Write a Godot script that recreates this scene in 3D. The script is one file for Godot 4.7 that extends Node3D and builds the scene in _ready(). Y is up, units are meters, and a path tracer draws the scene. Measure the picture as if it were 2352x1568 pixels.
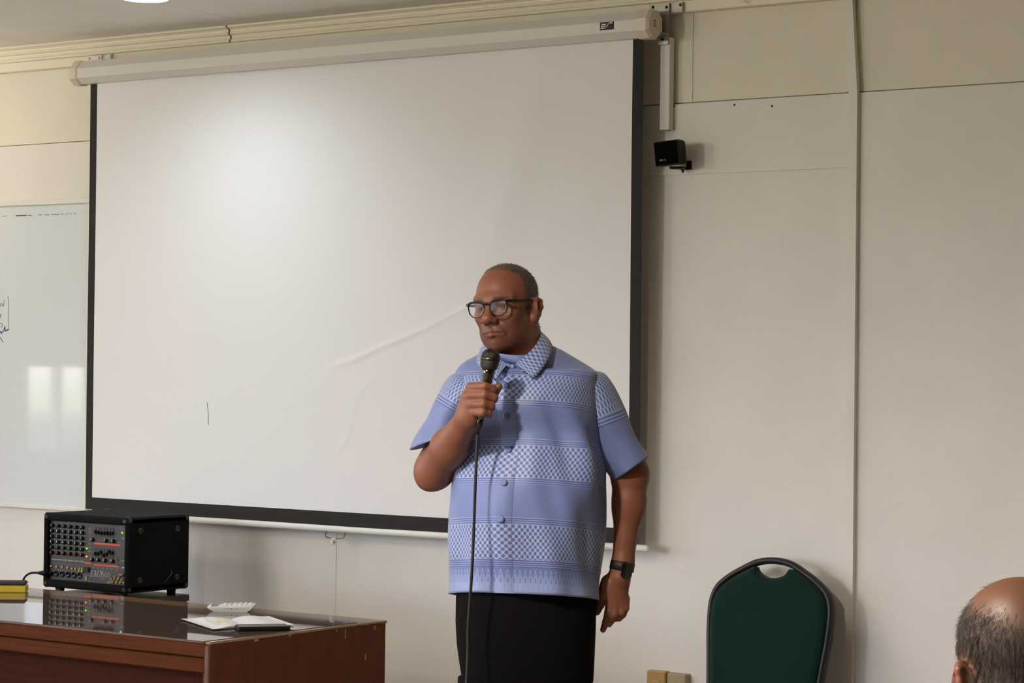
extends Node3D
# A speaker with a microphone in front of a pull-down screen, seen from the seats of a meeting room.
# Axes: x runs along the screen wall, z comes out of that wall (wall face at z = 0), y is up, metres.

var M := {}
var rng := RandomNumberGenerator.new()

# ------------------------------------------------------------------ naming helpers
func tag(o: Node3D, label: String, category: String, group := "", kind := "") -> Node3D:
	if label: o.set_meta("label", label)
	if category: o.set_meta("category", category)
	if group: o.set_meta("group", group)
	if kind: o.set_meta("kind", kind)
	return o

func thing(called: String, label: String, category: String, at := Vector3.ZERO, turn := 0.0, group := "") -> Node3D:
	var o := Node3D.new()
	o.name = called
	add_child(o, true)
	o.position = at
	o.rotation_degrees.y = turn
	return tag(o, label, category, group)

func part(parent: Node3D, called: String, mesh: Mesh, mat: Material, label := "", kind := "") -> MeshInstance3D:
	var o := MeshInstance3D.new()
	o.name = called
	o.mesh = mesh
	o.material_override = mat
	parent.add_child(o, true)
	if label: o.set_meta("label", label)
	if kind: o.set_meta("kind", kind)
	return o

func struct(called: String, mesh: Mesh, mat: Material, label: String) -> MeshInstance3D:
	var o := part(self, called, mesh, mat, label, "structure")
	o.set_meta("category", called.get_slice("_", 0))
	return o

func lin(c: Color) -> Color:
	return c.srgb_to_linear()

func mat(c: Color, rough := 0.8, metal := 0.0, spec := 0.5) -> StandardMaterial3D:
	var m := StandardMaterial3D.new()
	m.albedo_color = c
	m.roughness = rough
	m.metallic = metal
	m.metallic_specular = spec
	return m

func noise_tex(freq: float, c0: Color, c1: Color, seed_no := 1, octaves := 4, side := 256) -> ImageTexture:
	var n := FastNoiseLite.new()
	n.seed = seed_no
	n.frequency = freq
	n.fractal_octaves = octaves
	var im := n.get_seamless_image(side, side)
	im.convert(Image.FORMAT_RGB8)
	for y in side:
		for x in side:
			im.set_pixel(x, y, c0.lerp(c1, im.get_pixel(x, y).r))
	return ImageTexture.create_from_image(im)

func tri_mat(tex: Texture2D, scale: Vector3, rough := 0.8, spec := 0.5, bump := 0.0) -> StandardMaterial3D:
	var m := mat(Color.WHITE, rough, 0.0, spec)
	m.albedo_texture = tex
	m.uv1_triplanar = true
	m.uv1_world_triplanar = true
	m.uv1_scale = scale
	if bump > 0.0:
		m.heightmap_enabled = true
		m.heightmap_texture = tex
		m.heightmap_scale = bump
	return m

# ------------------------------------------------------------------ mesh helpers
func new_st() -> SurfaceTool:
	var st := SurfaceTool.new()
	st.begin(Mesh.PRIMITIVE_TRIANGLES)
	return st

func done(st: SurfaceTool) -> ArrayMesh:
	st.generate_normals()
	return st.commit()

func tri_out(st: SurfaceTool, a: Vector3, b: Vector3, c: Vector3, inside: Vector3) -> void:
	st.set_smooth_group(-1)
	if (b - a).cross(c - a).dot((a + b + c) / 3.0 - inside) > 0.0:
		st.add_vertex(a); st.add_vertex(c); st.add_vertex(b)
	else:
		st.add_vertex(a); st.add_vertex(b); st.add_vertex(c)

# box with chamfered edges; xf places its centre
func cbox(st: SurfaceTool, size: Vector3, bevel := 0.0, xf := Transform3D()) -> void:
	var h := size / 2.0
	var b := minf(bevel, minf(h.x, minf(h.y, h.z)) * 0.95)
	var o := xf.origin
	if b <= 0.0:
		for ax in 3:
			for s: float in [-1.0, 1.0]:
				var q := []
				for c: Vector2 in [Vector2(-1, -1), Vector2(1, -1), Vector2(1, 1), Vector2(-1, 1)]:
					var p := Vector3.ZERO
					p[ax] = s * h[ax]
					p[(ax + 1) % 3] = c.x * h[(ax + 1) % 3]
					p[(ax + 2) % 3] = c.y * h[(ax + 2) % 3]
					q.append(xf * p)
				tri_out(st, q[0], q[1], q[2], o)
				tri_out(st, q[0], q[2], q[3], o)
		return
	var v := func(s: Vector3, ax: int) -> Vector3:   # corner s, the copy that lies on the face across axis ax
		var p := Vector3(s.x * (h.x - b), s.y * (h.y - b), s.z * (h.z - b))
		p[ax] = s[ax] * h[ax]
		return xf * p
	for ax in 3:
		var u := (ax + 1) % 3
		var w := (ax + 2) % 3
		for s: float in [-1.0, 1.0]:
			var q := []
			for c: Vector2 in [Vector2(-1, -1), Vector2(1, -1), Vector2(1, 1), Vector2(-1, 1)]:
				var k := Vector3.ZERO
				k[ax] = s; k[u] = c.x; k[w] = c.y
				q.append(v.call(k, ax))
			tri_out(st, q[0], q[1], q[2], o)
			tri_out(st, q[0], q[2], q[3], o)
			for t: float in [-1.0, 1.0]:   # edge along w between faces ax and u
				var k0 := Vector3.ZERO
				k0[ax] = s; k0[u] = t; k0[w] = -1
				var k1 := k0
				k1[w] = 1
				var e := [v.call(k0, ax), v.call(k1, ax), v.call(k1, u), v.call(k0, u)]
				tri_out(st, e[0], e[1], e[2], o)
				tri_out(st, e[0], e[2], e[3], o)
	for x: float in [-1.0, 1.0]:
		for y: float in [-1.0, 1.0]:
			for z: float in [-1.0, 1.0]:
				var k := Vector3(x, y, z)
				tri_out(st, v.call(k, 0), v.call(k, 1), v.call(k, 2), o)

func box_mesh(size: Vector3, bevel := 0.0, at := Vector3.ZERO) -> ArrayMesh:
	var st := new_st()
	cbox(st, size, bevel, Transform3D(Basis(), at))
	return done(st)

# box given by two corners
func span(a: Vector3, b: Vector3, bevel := 0.0) -> ArrayMesh:
	return box_mesh((b - a).abs(), bevel, (a + b) / 2.0)

# rings: Array of PackedVector3Array with the same count (closed: the last point joins the first)
func loft(st: SurfaceTool, rings: Array, closed := true, cap0 := true, cap1 := true, uvs := [], smooth := 0) -> void:
	st.set_smooth_group(smooth)
	var n: int = rings[0].size()
	var last := n if closed else n - 1
	for i in rings.size() - 1:
		var r0: PackedVector3Array = rings[i]
		var r1: PackedVector3Array = rings[i + 1]
		for j in last:
			var k := (j + 1) % n
			var q := [r0[j], r1[j], r1[k], r0[k]]
			var t := []
			if uvs:
				var k2 := j + 1
				t = [uvs[i][j], uvs[i + 1][j], uvs[i + 1][k2], uvs[i][k2]]
			for c: int in [0, 1, 2, 0, 2, 3]:
				if uvs: st.set_uv(t[c])
				st.add_vertex(q[c])
	for e in 2:
		if (e == 0 and cap0) or (e == 1 and cap1):
			var r: PackedVector3Array = rings[0] if e == 0 else rings[rings.size() - 1]
			var mid := Vector3.ZERO
			for p in r: mid += p
			mid /= n
			st.set_smooth_group(-1)
			for j in n:
				if e == 0:
					st.add_vertex(mid); st.add_vertex(r[j]); st.add_vertex(r[(j + 1) % n])
				else:
					st.add_vertex(mid); st.add_vertex(r[(j + 1) % n]); st.add_vertex(r[j])

# tube through points; radii: one number or one per point. Rings run so that faces look outwards.
func tube(st: SurfaceTool, pts: Array, radii: Variant, segs := 10, squash := 1.0, up := Vector3.ZERO) -> void:
	var rings := []
	var side := Vector3.ZERO
	for i in pts.size():
		var a: Vector3 = pts[maxi(i - 1, 0)]
		var b: Vector3 = pts[mini(i + 1, pts.size() - 1)]
		var d := (b - a).normalized()
		if i == 0:
			side = (up if up != Vector3.ZERO else (Vector3.UP if absf(d.y) < 0.9 else Vector3.RIGHT))
		side = (side - d * side.dot(d)).normalized()
		var other := d.cross(side)
		var r: float = radii[i] if radii is Array else radii
		var ring := PackedVector3Array()
		for j in segs:
			var t := TAU * j / segs
			ring.append(pts[i] + side * cos(t) * r + other * sin(t) * r * squash)
		rings.append(ring)
	loft(st, rings)

func curve(keys: Array, per := 6) -> Array:   # Catmull-Rom through the keys
	var out := []
	for i in keys.size() - 1:
		var p0: Vector3 = keys[maxi(i - 1, 0)]
		var p1: Vector3 = keys[i]
		var p2: Vector3 = keys[i + 1]
		var p3: Vector3 = keys[mini(i + 2, keys.size() - 1)]
		for k in per:
			out.append(p1.cubic_interpolate(p2, p0, p3, float(k) / per))
	out.append(keys[keys.size() - 1])
	return out

# profile of Vector2(radius, height) turned round the y axis of xf, from low to high
func lathe(st: SurfaceTool, profile: Array, segs := 20, xf := Transform3D(), smooth := 0) -> void:
	var rings := []
	for p: Vector2 in profile:
		var ring := PackedVector3Array()
		for j in segs:
			var t := -TAU * j / segs
			ring.append(xf * Vector3(cos(t) * p.x, p.y, sin(t) * p.x))
		rings.append(ring)
	loft(st, rings, true, true, true, [], smooth)

# frame whose y axis runs along d
func along(d: Vector3, at: Vector3) -> Transform3D:
	var y := d.normalized()
	var x := (Vector3.RIGHT if absf(y.x) < 0.8 else Vector3.BACK)
	x = (x - y * x.dot(y)).normalized()
	return Transform3D(Basis(x, y, x.cross(y)), at)

func ball(st: SurfaceTool, c: Vector3, r: Vector3, segs := 16, b := Basis()) -> void:
	var prof := []
	for i in segs / 2 + 1:
		var a := -PI / 2 + PI * i / (segs / 2)
		prof.append(Vector2(maxf(cos(a), 0.0005), sin(a)))
	lathe(st, prof, segs, Transform3D(b * Basis.from_scale(r), c))

# flat outline in the xy plane (counter-clockwise), extruded from z0 to z1
func prism(st: SurfaceTool, poly: PackedVector2Array, z0: float, z1: float, xf := Transform3D()) -> void:
	var idx := Geometry2D.triangulate_polygon(poly)
	st.set_smooth_group(-1)
	for i in range(0, idx.size(), 3):
		var a := poly[idx[i]]
		var b := poly[idx[i + 1]]
		var c := poly[idx[i + 2]]
		if (b - a).cross(c - a) < 0.0:
			var t := b
			b = c
			c = t
		for p: Vector3 in [Vector3(a.x, a.y, z1), Vector3(c.x, c.y, z1), Vector3(b.x, b.y, z1), Vector3(a.x, a.y, z0), Vector3(b.x, b.y, z0), Vector3(c.x, c.y, z0)]:
			st.add_vertex(xf * p)
	var flip := Geometry2D.is_polygon_clockwise(poly)
	for i in poly.size():
		var a := poly[i]
		var b := poly[(i + 1) % poly.size()]
		var q := [Vector3(a.x, a.y, z0), Vector3(b.x, b.y, z0), Vector3(b.x, b.y, z1), Vector3(a.x, a.y, z1)]
		for k: int in ([0, 1, 2, 0, 2, 3] if flip else [0, 2, 1, 0, 3, 2]):
			st.add_vertex(xf * q[k])

# flat stroke of pen or print, a thin ribbon on the plane of xf
func stroke(st: SurfaceTool, pts: Array, w: float, xf: Transform3D, thick := 0.0004) -> void:
	for i in pts.size() - 1:
		var a: Vector2 = pts[i]
		var b: Vector2 = pts[i + 1]
		var d := (b - a)
		var m := (a + b) / 2.0
		cbox(st, Vector3(d.length() + w * 0.7, w, thick), 0.0, xf * Transform3D(Basis(Vector3.BACK, d.angle()), Vector3(m.x, m.y, 0)))

func words(text: String, height: float, xf: Transform3D, font := "Droid Sans", thick := 0.0006) -> Array:
	var t := TextMesh.new()
	var f := SystemFont.new()
	f.font_names = PackedStringArray([font])
	t.font = f
	t.text = text
	t.font_size = 32
	t.pixel_size = height / 24.0
	t.depth = thick
	t.curve_step = 2.0
	return [t, xf]

func text_part(parent: Node3D, called: String, text: String, height: float, xf: Transform3D, m: Material, font := "Droid Sans") -> MeshInstance3D:
	var w := words(text, height, xf, font)
	var o := part(parent, called, w[0], m)
	o.transform = xf
	return o

# ------------------------------------------------------------------ bodies: joined capsules and ellipsoids, meshed by surface nets
class Pr:
	var round := false      # true: ellipsoid
	var sub := false        # true: carves
	var a := Vector3.ZERO
	var b := Vector3.ZERO
	var ib := 0.0
	var ra := 0.0
	var rb := 0.0
	var k := 0.01
	var m := Basis()
	var ir := Vector3.ONE

func cap(a: Vector3, b: Vector3, ra: float, rb: float, k := 0.01, sub := false) -> Pr:
	var q := Pr.new()
	q.a = a
	q.b = b - a
	q.ib = 1.0 / maxf(q.b.length_squared(), 1e-9)
	q.ra = ra
	q.rb = rb
	q.k = k
	q.sub = sub
	return q

func ell(c: Vector3, r: Vector3, k := 0.02, turn := Vector3.ZERO, sub := false) -> Pr:
	var q := Pr.new()
	q.round = true
	q.a = c
	q.m = Basis.from_euler(turn * PI / 180.0).inverse()
	q.ir = Vector3.ONE / r
	q.k = k
	q.sub = sub
	return q

func one(p: Vector3, q: Pr) -> float:
	if q.round:
		var y := (q.m * (p - q.a)) * q.ir
		var k0 := y.length()
		return k0 * (k0 - 1.0) / maxf((y * q.ir).length(), 1e-6)
	var pa := p - q.a
	var h := clampf(pa.dot(q.b) * q.ib, 0.0, 1.0)
	return (pa - q.b * h).length() - (q.ra + (q.rb - q.ra) * h)

func sdf(p: Vector3, list: Array) -> float:
	var d := 9.0
	for q: Pr in list:
		var e := one(p, q)
		if q.sub:
			var h := maxf(q.k - absf(d + e), 0.0) / q.k
			d = maxf(d, -e) + h * h * q.k * 0.25
		else:
			var h := maxf(q.k - absf(d - e), 0.0) / q.k
			d = minf(d, e) - h * h * q.k * 0.25
	return d

# adds the surface of the joined list to buf = {v, n, c, i}; returns the new vertices (in the list's own axes) and normals
func net(buf: Dictionary, list: Array, lo: Vector3, hi: Vector3, cell: float, xf: Transform3D, paint: Callable) -> Array:
	var nn := Vector3i(((hi - lo) / cell).ceil()) + Vector3i.ONE
	var nx := nn.x
	var ny := nn.y
	var nz := nn.z
	var val := PackedFloat32Array()
	val.resize(nx * ny * nz)
	val.fill(1e9)
	var B := 5
	var half := cell * B * 0.5
	var rad := half * 1.7321 + cell
	var cells := []
	for bz in range(0, nz - 1, B):
		for by in range(0, ny - 1, B):
			for bx in range(0, nx - 1, B):
				var c := lo + Vector3(bx, by, bz) * cell + Vector3.ONE * half
				var d := sdf(c, list)
				if absf(d) > rad * 1.5 + 0.004:
					continue
				var near := []
				for q: Pr in list:
					if one(c, q) < maxf(d, 0.0) + rad * 2.2 + q.k:
						near.append(q)
				for z in range(bz, mini(bz + B + 1, nz)):
					for y in range(by, mini(by + B + 1, ny)):
						var row := (z * ny + y) * nx
						for x in range(bx, mini(bx + B + 1, nx)):
							if val[row + x] > 1e8:
								val[row + x] = sdf(lo + Vector3(x, y, z) * cell, near)
				cells.append(Vector3i(bx, by, bz))
	var vid := {}
	var sx := 1
	var sy := nx
	var sz := nx * ny
	var corner := [0, sx, sy, sx + sy, sz, sx + sz, sy + sz, sx + sy + sz]
	var off := [Vector3(0, 0, 0), Vector3(1, 0, 0), Vector3(0, 1, 0), Vector3(1, 1, 0), Vector3(0, 0, 1), Vector3(1, 0, 1), Vector3(0, 1, 1), Vector3(1, 1, 1)]
	var edges := [0, 1, 2, 3, 4, 5, 6, 7, 0, 2, 1, 3, 4, 6, 5, 7, 0, 4, 1, 5, 2, 6, 3, 7]
	var pts := PackedVector3Array()
	var nor := PackedVector3Array()
	var base: int = buf.v.size()
	for b: Vector3i in cells:
		for z in range(b.z, mini(b.z + B, nz - 1)):
			for y in range(b.y, mini(b.y + B, ny - 1)):
				for x in range(b.x, mini(b.x + B, nx - 1)):
					var at := (z * ny + y) * nx + x
					var v0 := val[at]
					if absf(v0) > cell * 3.0:
						continue
					var w := [0.0, 0.0, 0.0, 0.0, 0.0, 0.0, 0.0, 0.0]
					var neg := 0
					for k in 8:
						w[k] = val[at + corner[k]]
						if w[k] < 0.0: neg += 1
					if neg == 0 or neg == 8:
						continue
					var sum := Vector3.ZERO
					var cnt := 0
					for e in range(0, 24, 2):
						var p: float = w[edges[e]]
						var q: float = w[edges[e + 1]]
						if (p < 0.0) != (q < 0.0):
							var o0: Vector3 = off[edges[e]]
							var o1: Vector3 = off[edges[e + 1]]
							sum += o0 + (o1 - o0) * (p / (p - q))
							cnt += 1
					var g := Vector3(w[1] + w[3] + w[5] + w[7] - w[0] - w[2] - w[4] - w[6], w[2] + w[3] + w[6] + w[7] - w[0] - w[1] - w[4] - w[5], w[4] + w[5] + w[6] + w[7] - w[0] - w[1] - w[2] - w[3])
					vid[at] = base + pts.size()
					pts.append(lo + (Vector3(x, y, z) + sum / cnt) * cell)
					nor.append(g.normalized())
	for at: int in vid:
		var neg := val[at] < 0.0
		for ax in 3:
			var s: int = [sx, sy, sz][ax]
			if (val[at + s] < 0.0) == neg:
				continue
			var u: int = [sy, sz, sx][ax]
			var w: int = [sz, sx, sy][ax]
			if not (vid.has(at - u) and vid.has(at - w) and vid.has(at - u - w)):
				continue
			var q := [vid[at], vid[at - u], vid[at - u - w], vid[at - w]]
			for c: int in ([0, 1, 2, 0, 2, 3] if not neg else [0, 2, 1, 0, 3, 2]):
				buf.i.append(q[c])
	for k in pts.size():
		buf.v.append(xf * pts[k])
		buf.n.append((xf.basis * nor[k]).normalized())
		buf.c.append(paint.call(pts[k]))
	return [pts, nor]

func new_buf() -> Dictionary:
	return {"v": PackedVector3Array(), "n": PackedVector3Array(), "c": PackedColorArray(), "i": PackedInt32Array()}

func buf_mesh(buf: Dictionary) -> ArrayMesh:
	var arr := []
	arr.resize(Mesh.ARRAY_MAX)
	arr[Mesh.ARRAY_VERTEX] = buf.v
	arr[Mesh.ARRAY_NORMAL] = buf.n
	arr[Mesh.ARRAY_COLOR] = buf.c
	arr[Mesh.ARRAY_INDEX] = buf.i
	var m := ArrayMesh.new()
	m.add_surface_from_arrays(Mesh.PRIMITIVE_TRIANGLES, arr)
	return m

# ------------------------------------------------------------------ heads
# Head axes: x to the head's left, y up, z towards the face; y = 0 at eye level.
func head_list(kind: String) -> Array:
	var L := []
	L.append(ell(Vector3(0, 0.030, -0.012), Vector3(0.0620, 0.0665, 0.080), 0.02))
	L.append(ell(Vector3(0, 0.026, 0.018), Vector3(0.0540, 0.056, 0.065), 0.03))      # forehead
	L.append(ell(Vector3(0, -0.020, 0.025), Vector3(0.0515, 0.064, 0.056), 0.03))
	L.append(ell(Vector3(0, -0.062, 0.020), Vector3(0.0450, 0.033, 0.050), 0.03))     # jaw
	L.append(ell(Vector3(0, -0.085, 0.062), Vector3(0.018, 0.013, 0.017), 0.022))    # chin
	L.append(ell(Vector3(0, -0.082, 0.018), Vector3(0.040, 0.026, 0.044), 0.03))     # under the chin
	for s: float in [-1.0, 1.0]:
		L.append(ell(Vector3(s * 0.026, -0.060, 0.036), Vector3(0.019, 0.024, 0.030), 0.025))    # jowl
		L.append(ell(Vector3(s * 0.034, -0.021, 0.059), Vector3(0.019, 0.018, 0.019), 0.02))     # cheek
		L.append(cap(Vector3(s * 0.010, 0.015, 0.083), Vector3(s * 0.044, 0.016, 0.066), 0.0085, 0.007, 0.018))  # brow
		L.append(ell(Vector3(s * 0.030, -0.002, 0.086), Vector3(0.017, 0.009, 0.012), 0.012, Vector3.ZERO, true)) # socket
		L.append(ell(Vector3(s * 0.030, -0.001, 0.067), Vector3(0.0135, 0.0125, 0.0135), 0.006))  # lid over the eyeball
		L.append(cap(Vector3(s * 0.021, -0.0036, 0.0815), Vector3(s * 0.039, -0.0034, 0.0770), 0.0013, 0.0011, 0.002, true)) # lid slit
		L.append(cap(Vector3(s * 0.016, -0.014, 0.084), Vector3(s * 0.040, -0.016, 0.078), 0.0012, 0.0012, 0.008, true))     # bag under the eye
		L.append(cap(Vector3(s * 0.017, -0.036, 0.090), Vector3(s * 0.031, -0.066, 0.074), 0.0022, 0.0018, 0.010, true))     # fold beside the mouth
	L.append(cap(Vector3(0, 0.008, 0.083), Vector3(0, -0.027, 0.102), 0.0072, 0.0095, 0.012))    # nose
	L.append(ell(Vector3(0, -0.0305, 0.1035), Vector3(0.0120, 0.0105, 0.0110), 0.010))
	for s: float in [-1.0, 1.0]:
		L.append(ell(Vector3(s * 0.0120, -0.0340, 0.0925), Vector3(0.0078, 0.0075, 0.0100), 0.006))
		L.append(ell(Vector3(s * 0.0068, -0.0428, 0.0960), Vector3(0.0034, 0.0035, 0.0050), 0.003, Vector3.ZERO, true))
	L.append(ell(Vector3(0, -0.058, 0.072), Vector3(0.026, 0.018, 0.020), 0.016))    # muzzle
	for s: float in [-1.0, 1.0]:
		L.append(cap(Vector3(0, -0.0570, 0.0900), Vector3(s * 0.021, -0.0615, 0.0795), 0.0050, 0.0028, 0.005))
		L.append(cap(Vector3(0, -0.0675, 0.0880), Vector3(s * 0.018, -0.0645, 0.0800), 0.0056, 0.0030, 0.005))
		L.append(cap(Vector3(0, -0.0622, 0.0955), Vector3(s * 0.024, -0.0638, 0.0815), 0.0014, 0.0014, 0.003, true))
	L.append(cap(Vector3(-0.012, -0.0765, 0.0890), Vector3(0.012, -0.0765, 0.0890), 0.0020, 0.0020, 0.010, true))
	var ear_at := L.size()
	for s: float in [-1.0, 1.0]:   # ears
		L.append(ell(Vector3(s * 0.0695, -0.013, -0.009), Vector3(0.0085, 0.024, 0.018), 0.006, Vector3(0, s * 28, -s * 6)))
		var rim := [Vector3(0.064, -0.004, 0.006), Vector3(0.068, 0.006, 0.002), Vector3(0.0730, 0.010, -0.008), Vector3(0.0770, 0.005, -0.018), Vector3(0.0765, -0.009, -0.021), Vector3(0.0715, -0.024, -0.014), Vector3(0.066, -0.034, -0.003)]
		for i in rim.size() - 1:
			L.append(cap(rim[i] * Vector3(s, 1, 1), rim[i + 1] * Vector3(s, 1, 1), 0.0040, 0.0040, 0.006))
		L.append(ell(Vector3(s * 0.068, -0.032, -0.003), Vector3(0.006, 0.009, 0.008), 0.004))
		L.append(ell(Vector3(s * 0.0785, -0.008, -0.006), Vector3(0.0055, 0.011, 0.008), 0.004, Vector3(0, s * 28, 0), true))
	if kind != "speaker":   # ears set lower and closer
		for i in range(ear_at, L.size()):
			L[i].a += Vector3(-0.003 * signf(L[i].a.x), -0.009, 0.0)
	if kind == "speaker":
		L.append(cap(Vector3(0.004, -0.045, -0.018), Vector3(0.016, -0.150, -0.040), 0.054, 0.060, 0.03))
	else:
		L.append(cap(Vector3(0, -0.045, -0.026), Vector3(0, -0.165, -0.040), 0.052, 0.060, 0.03))
		L.append(cap(Vector3(0, -0.075, -0.072), Vector3(0, -0.140, -0.078), 0.026, 0.030, 0.03))
	return L

func sm(a: float, b: float, x: float) -> float:
	return smoothstep(a, b, x)

# where hair grows, 0 to 1
func hair_speaker(p: Vector3) -> float:
	var front := lerpf(0.025, 0.038, sm(0.02, 0.07, p.y)) - 0.02 * sm(0.030, 0.062, absf(p.x)) * sm(0.03, 0.07, p.y)
	front = lerpf(front, 0.050, sm(0.074, 0.090, p.y))
	var f := 1.0 - sm(front - 0.006, front + 0.006, p.z)
	var low := lerpf(-0.055, 0.014, sm(-0.045, -0.020, p.z))
	low = lerpf(low, -0.022, sm(0.008, 0.013, p.z))
	f *= sm(low - 0.004, low + 0.006, p.y)
	if absf(p.x) > 0.0685: f = 0.0
	#((p.y - 0.0185 + 0.12 * maxf(absf(p.x) - 0.034, 0.0)) / 0.0030, 2)) * sm(0.010, 0.015, absf(p.x)) * (1.0 - sm(0.040, 0.047, absf(p.x))) * sm(0.06, 0.07, p.z))
	return f

func hair_audience(p: Vector3) -> float:
	var bald := pow(p.x / 0.060, 2) + pow((p.y - 0.116) / 0.100, 2) + pow((p.z + 0.015) / 0.105, 2)
	var f := sm(0.70, 1.55, bald)
	f *= 1.0 - sm(0.022, 0.034, p.z)
	f = maxf(f, 0.22 * sm(0.00, 0.04, p.z) * sm(0.066, 0.080, p.y))
	var low := lerpf(-0.075, 0.012, sm(-0.040, -0.018, p.z))
	f *= sm(low - 0.006, low + 0.006, p.y)
	if absf(p.x) > 0.0690: f = 0.0
	return f

func skin_tone(base: Color, p: Vector3, hair: float, root: Color) -> Color:
	var c := base
	var beard := sm(-0.030, -0.052, p.y) * sm(0.0, 0.03, p.z)
	c = c.lerp(base * Color(0.55, 0.56, 0.62), beard * 0.75)
	var eye := exp(-(pow((absf(p.x) - 0.030) / 0.017, 2) + pow((p.y + 0.006) / 0.013, 2))) * sm(0.05, 0.07, p.z)
	c = c.lerp(base * Color(0.55, 0.50, 0.52), eye * 0.7)
	var brow := exp(-pow((p.y - 0.0175 + 0.12 * maxf(absf(p.x) - 0.034, 0.0)) / 0.0038, 2)) * sm(0.008, 0.014, absf(p.x)) * (1.0 - sm(0.042, 0.050, absf(p.x))) * sm(0.05, 0.07, p.z)
	c = c.lerp(Color(0.020, 0.016, 0.014), brow * 0.80)
	var lip := exp(-(pow(p.x / 0.020, 4) + pow((p.y + 0.063) / 0.0085, 4))) * sm(0.076, 0.084, p.z)
	c = c.lerp(base * Color(0.90, 0.72, 0.80), lip * 0.7)
	c = c.lerp(root, hair * 0.85)
	return Color(c.r, c.g, c.b)

# short hairs standing on the vertices of a head
func grow(parent: Node3D, spots: Array, density: Callable, xf: Transform3D, count: int, length: float, radius: float, comb: Vector3, lie: float, tones: Array, label: String) -> void:
	var pts: PackedVector3Array = spots[0]
	var nor: PackedVector3Array = spots[1]
	var st := new_st()
	var rings := []
	for k in 4:
		var t := k / 3.0
		var ring := PackedVector3Array()
		for j in 3:
			var a := -TAU * j / 3
			ring.append(Vector3(cos(a), 0, sin(a)) * radius * (1.0 - 0.8 * t) + Vector3(0, length * t, length * 0.22 * t * t))
		rings.append(ring)
	loft(st, rings)
	var mm := MultiMesh.new()
	mm.transform_format = MultiMesh.TRANSFORM_3D
	mm.use_colors = true
	mm.mesh = done(st)
	var where := []
	var tries := 0
	while where.size() < count and tries < count * 30:
		tries += 1
		var i := rng.randi_range(0, pts.size() - 1)
		var p := pts[i]
		if rng.randf() > density.call(p):
			continue
		var n := nor[i]
		var flow := comb
		flow = (flow - n * flow.dot(n)).normalized()
		var d := (n * (1.0 - lie) + flow * lie + Vector3(rng.randf() - 0.5, rng.randf() - 0.5, rng.randf() - 0.5) * 0.45).normalized()
		var x := d.cross(n)
		x = x.normalized() if x.length() > 0.01 else d.cross(Vector3.RIGHT).normalized()
		var b := Basis(x, d, x.cross(d)) * Basis.from_scale(Vector3.ONE * rng.randf_range(0.6, 1.15))
		where.append(xf * Transform3D(b, p + n * -0.0008 + Vector3(rng.randf() - 0.5, rng.randf() - 0.5, rng.randf() - 0.5) * 0.003))
	mm.instance_count = where.size()
	for i in where.size():
		mm.set_instance_transform(i, where[i])
		mm.set_instance_color(i, tones[rng.randi_range(0, tones.size() - 1)])
	var o := MultiMeshInstance3D.new()
	o.name = "hair"
	o.multimesh = mm
	o.material_override = M.hair
	parent.add_child(o, true)
	o.set_meta("kind", "stuff")
	o.set_meta("label", label)

# eyeball with iris turned to look along d
func eye(parent: Node3D, at: Vector3, r: float, d: Vector3) -> void:
	var st := new_st()
	ball(st, at, Vector3.ONE * r, 16)
	var e := part(parent, "eye", done(st), M.eye_white)
	var s2 := new_st()
	ball(s2, at + d.normalized() * r * 0.62, Vector3.ONE * r * 0.52, 14)
	part(e, "iris", done(s2), M.iris)

# ------------------------------------------------------------------ the speaker
var torso_rings := []

func torso_at(py: float, phi: float, grow_by := 0.0) -> Vector3:   # phi: 0 at the front, + towards the image's right
	var R := torso_rings
	var i := 0
	while i < R.size() - 2 and py < R[i + 1][5]:
		i += 1
	var t := clampf((py - R[i][5]) / (R[i + 1][5] - R[i][5]), -0.2, 1.0)
	var v := []
	for k in 5:
		var a: float = R[maxi(i - 1, 0)][k]
		var b: float = R[i][k]
		var c: float = R[i + 1][k]
		var d: float = R[mini(i + 2, R.size() - 1)][k]
		v.append(lerpf(lerpf(b, c, t), cubic_interpolate(b, c, a, d, t), 0.6))
	var e := 2.0 / 2.35
	var s := sin(phi)
	var c2 := cos(phi)
	var lx: float = signf(s) * pow(absf(s), e) * (v[2] + grow_by)
	var lz: float = signf(c2) * pow(absf(c2), e) * (v[3] + grow_by)
	var yaw := -0.33
	var x := lx * cos(yaw) + lz * sin(yaw)
	var z := -lx * sin(yaw) + lz * cos(yaw)
	# soft folds of the cloth
	var low := sm(860.0, 1000.0, py)
	var w := 0.0032 * sin(phi * 7.0 + py * 0.012) * low + 0.0022 * sin(phi * 13.0 - py * 0.02 + 1.0) * low + 0.003 * sin(phi * 4.0 - py * 0.025) * low
	w += 0.013 * exp(-pow((phi - 0.95 - (py - 1000.0) * 0.0022) / 0.16, 2)) * sm(900.0, 980.0, py) * (1.0 - sm(1080.0, 1200.0, py))
	w -= 0.010 * exp(-pow((phi - 0.62 - (py - 1000.0) * 0.0018) / 0.12, 2)) * sm(900.0, 980.0, py) * (1.0 - sm(1080.0, 1200.0, py))
	var n := Vector2(x, z).normalized()
	x += n.x * w
	z += n.y * w
	var up := sm(870.0, 800.0, py)
	var y: float = v[1] + lerpf(0.022 * z / 0.15 - 0.035 * x, -0.34 * z, up)
	return Vector3(v[0] + x, y, v[4] + z)

func torso_v(py: float) -> float:
	return (py - 785.0) / 590.0

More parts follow.
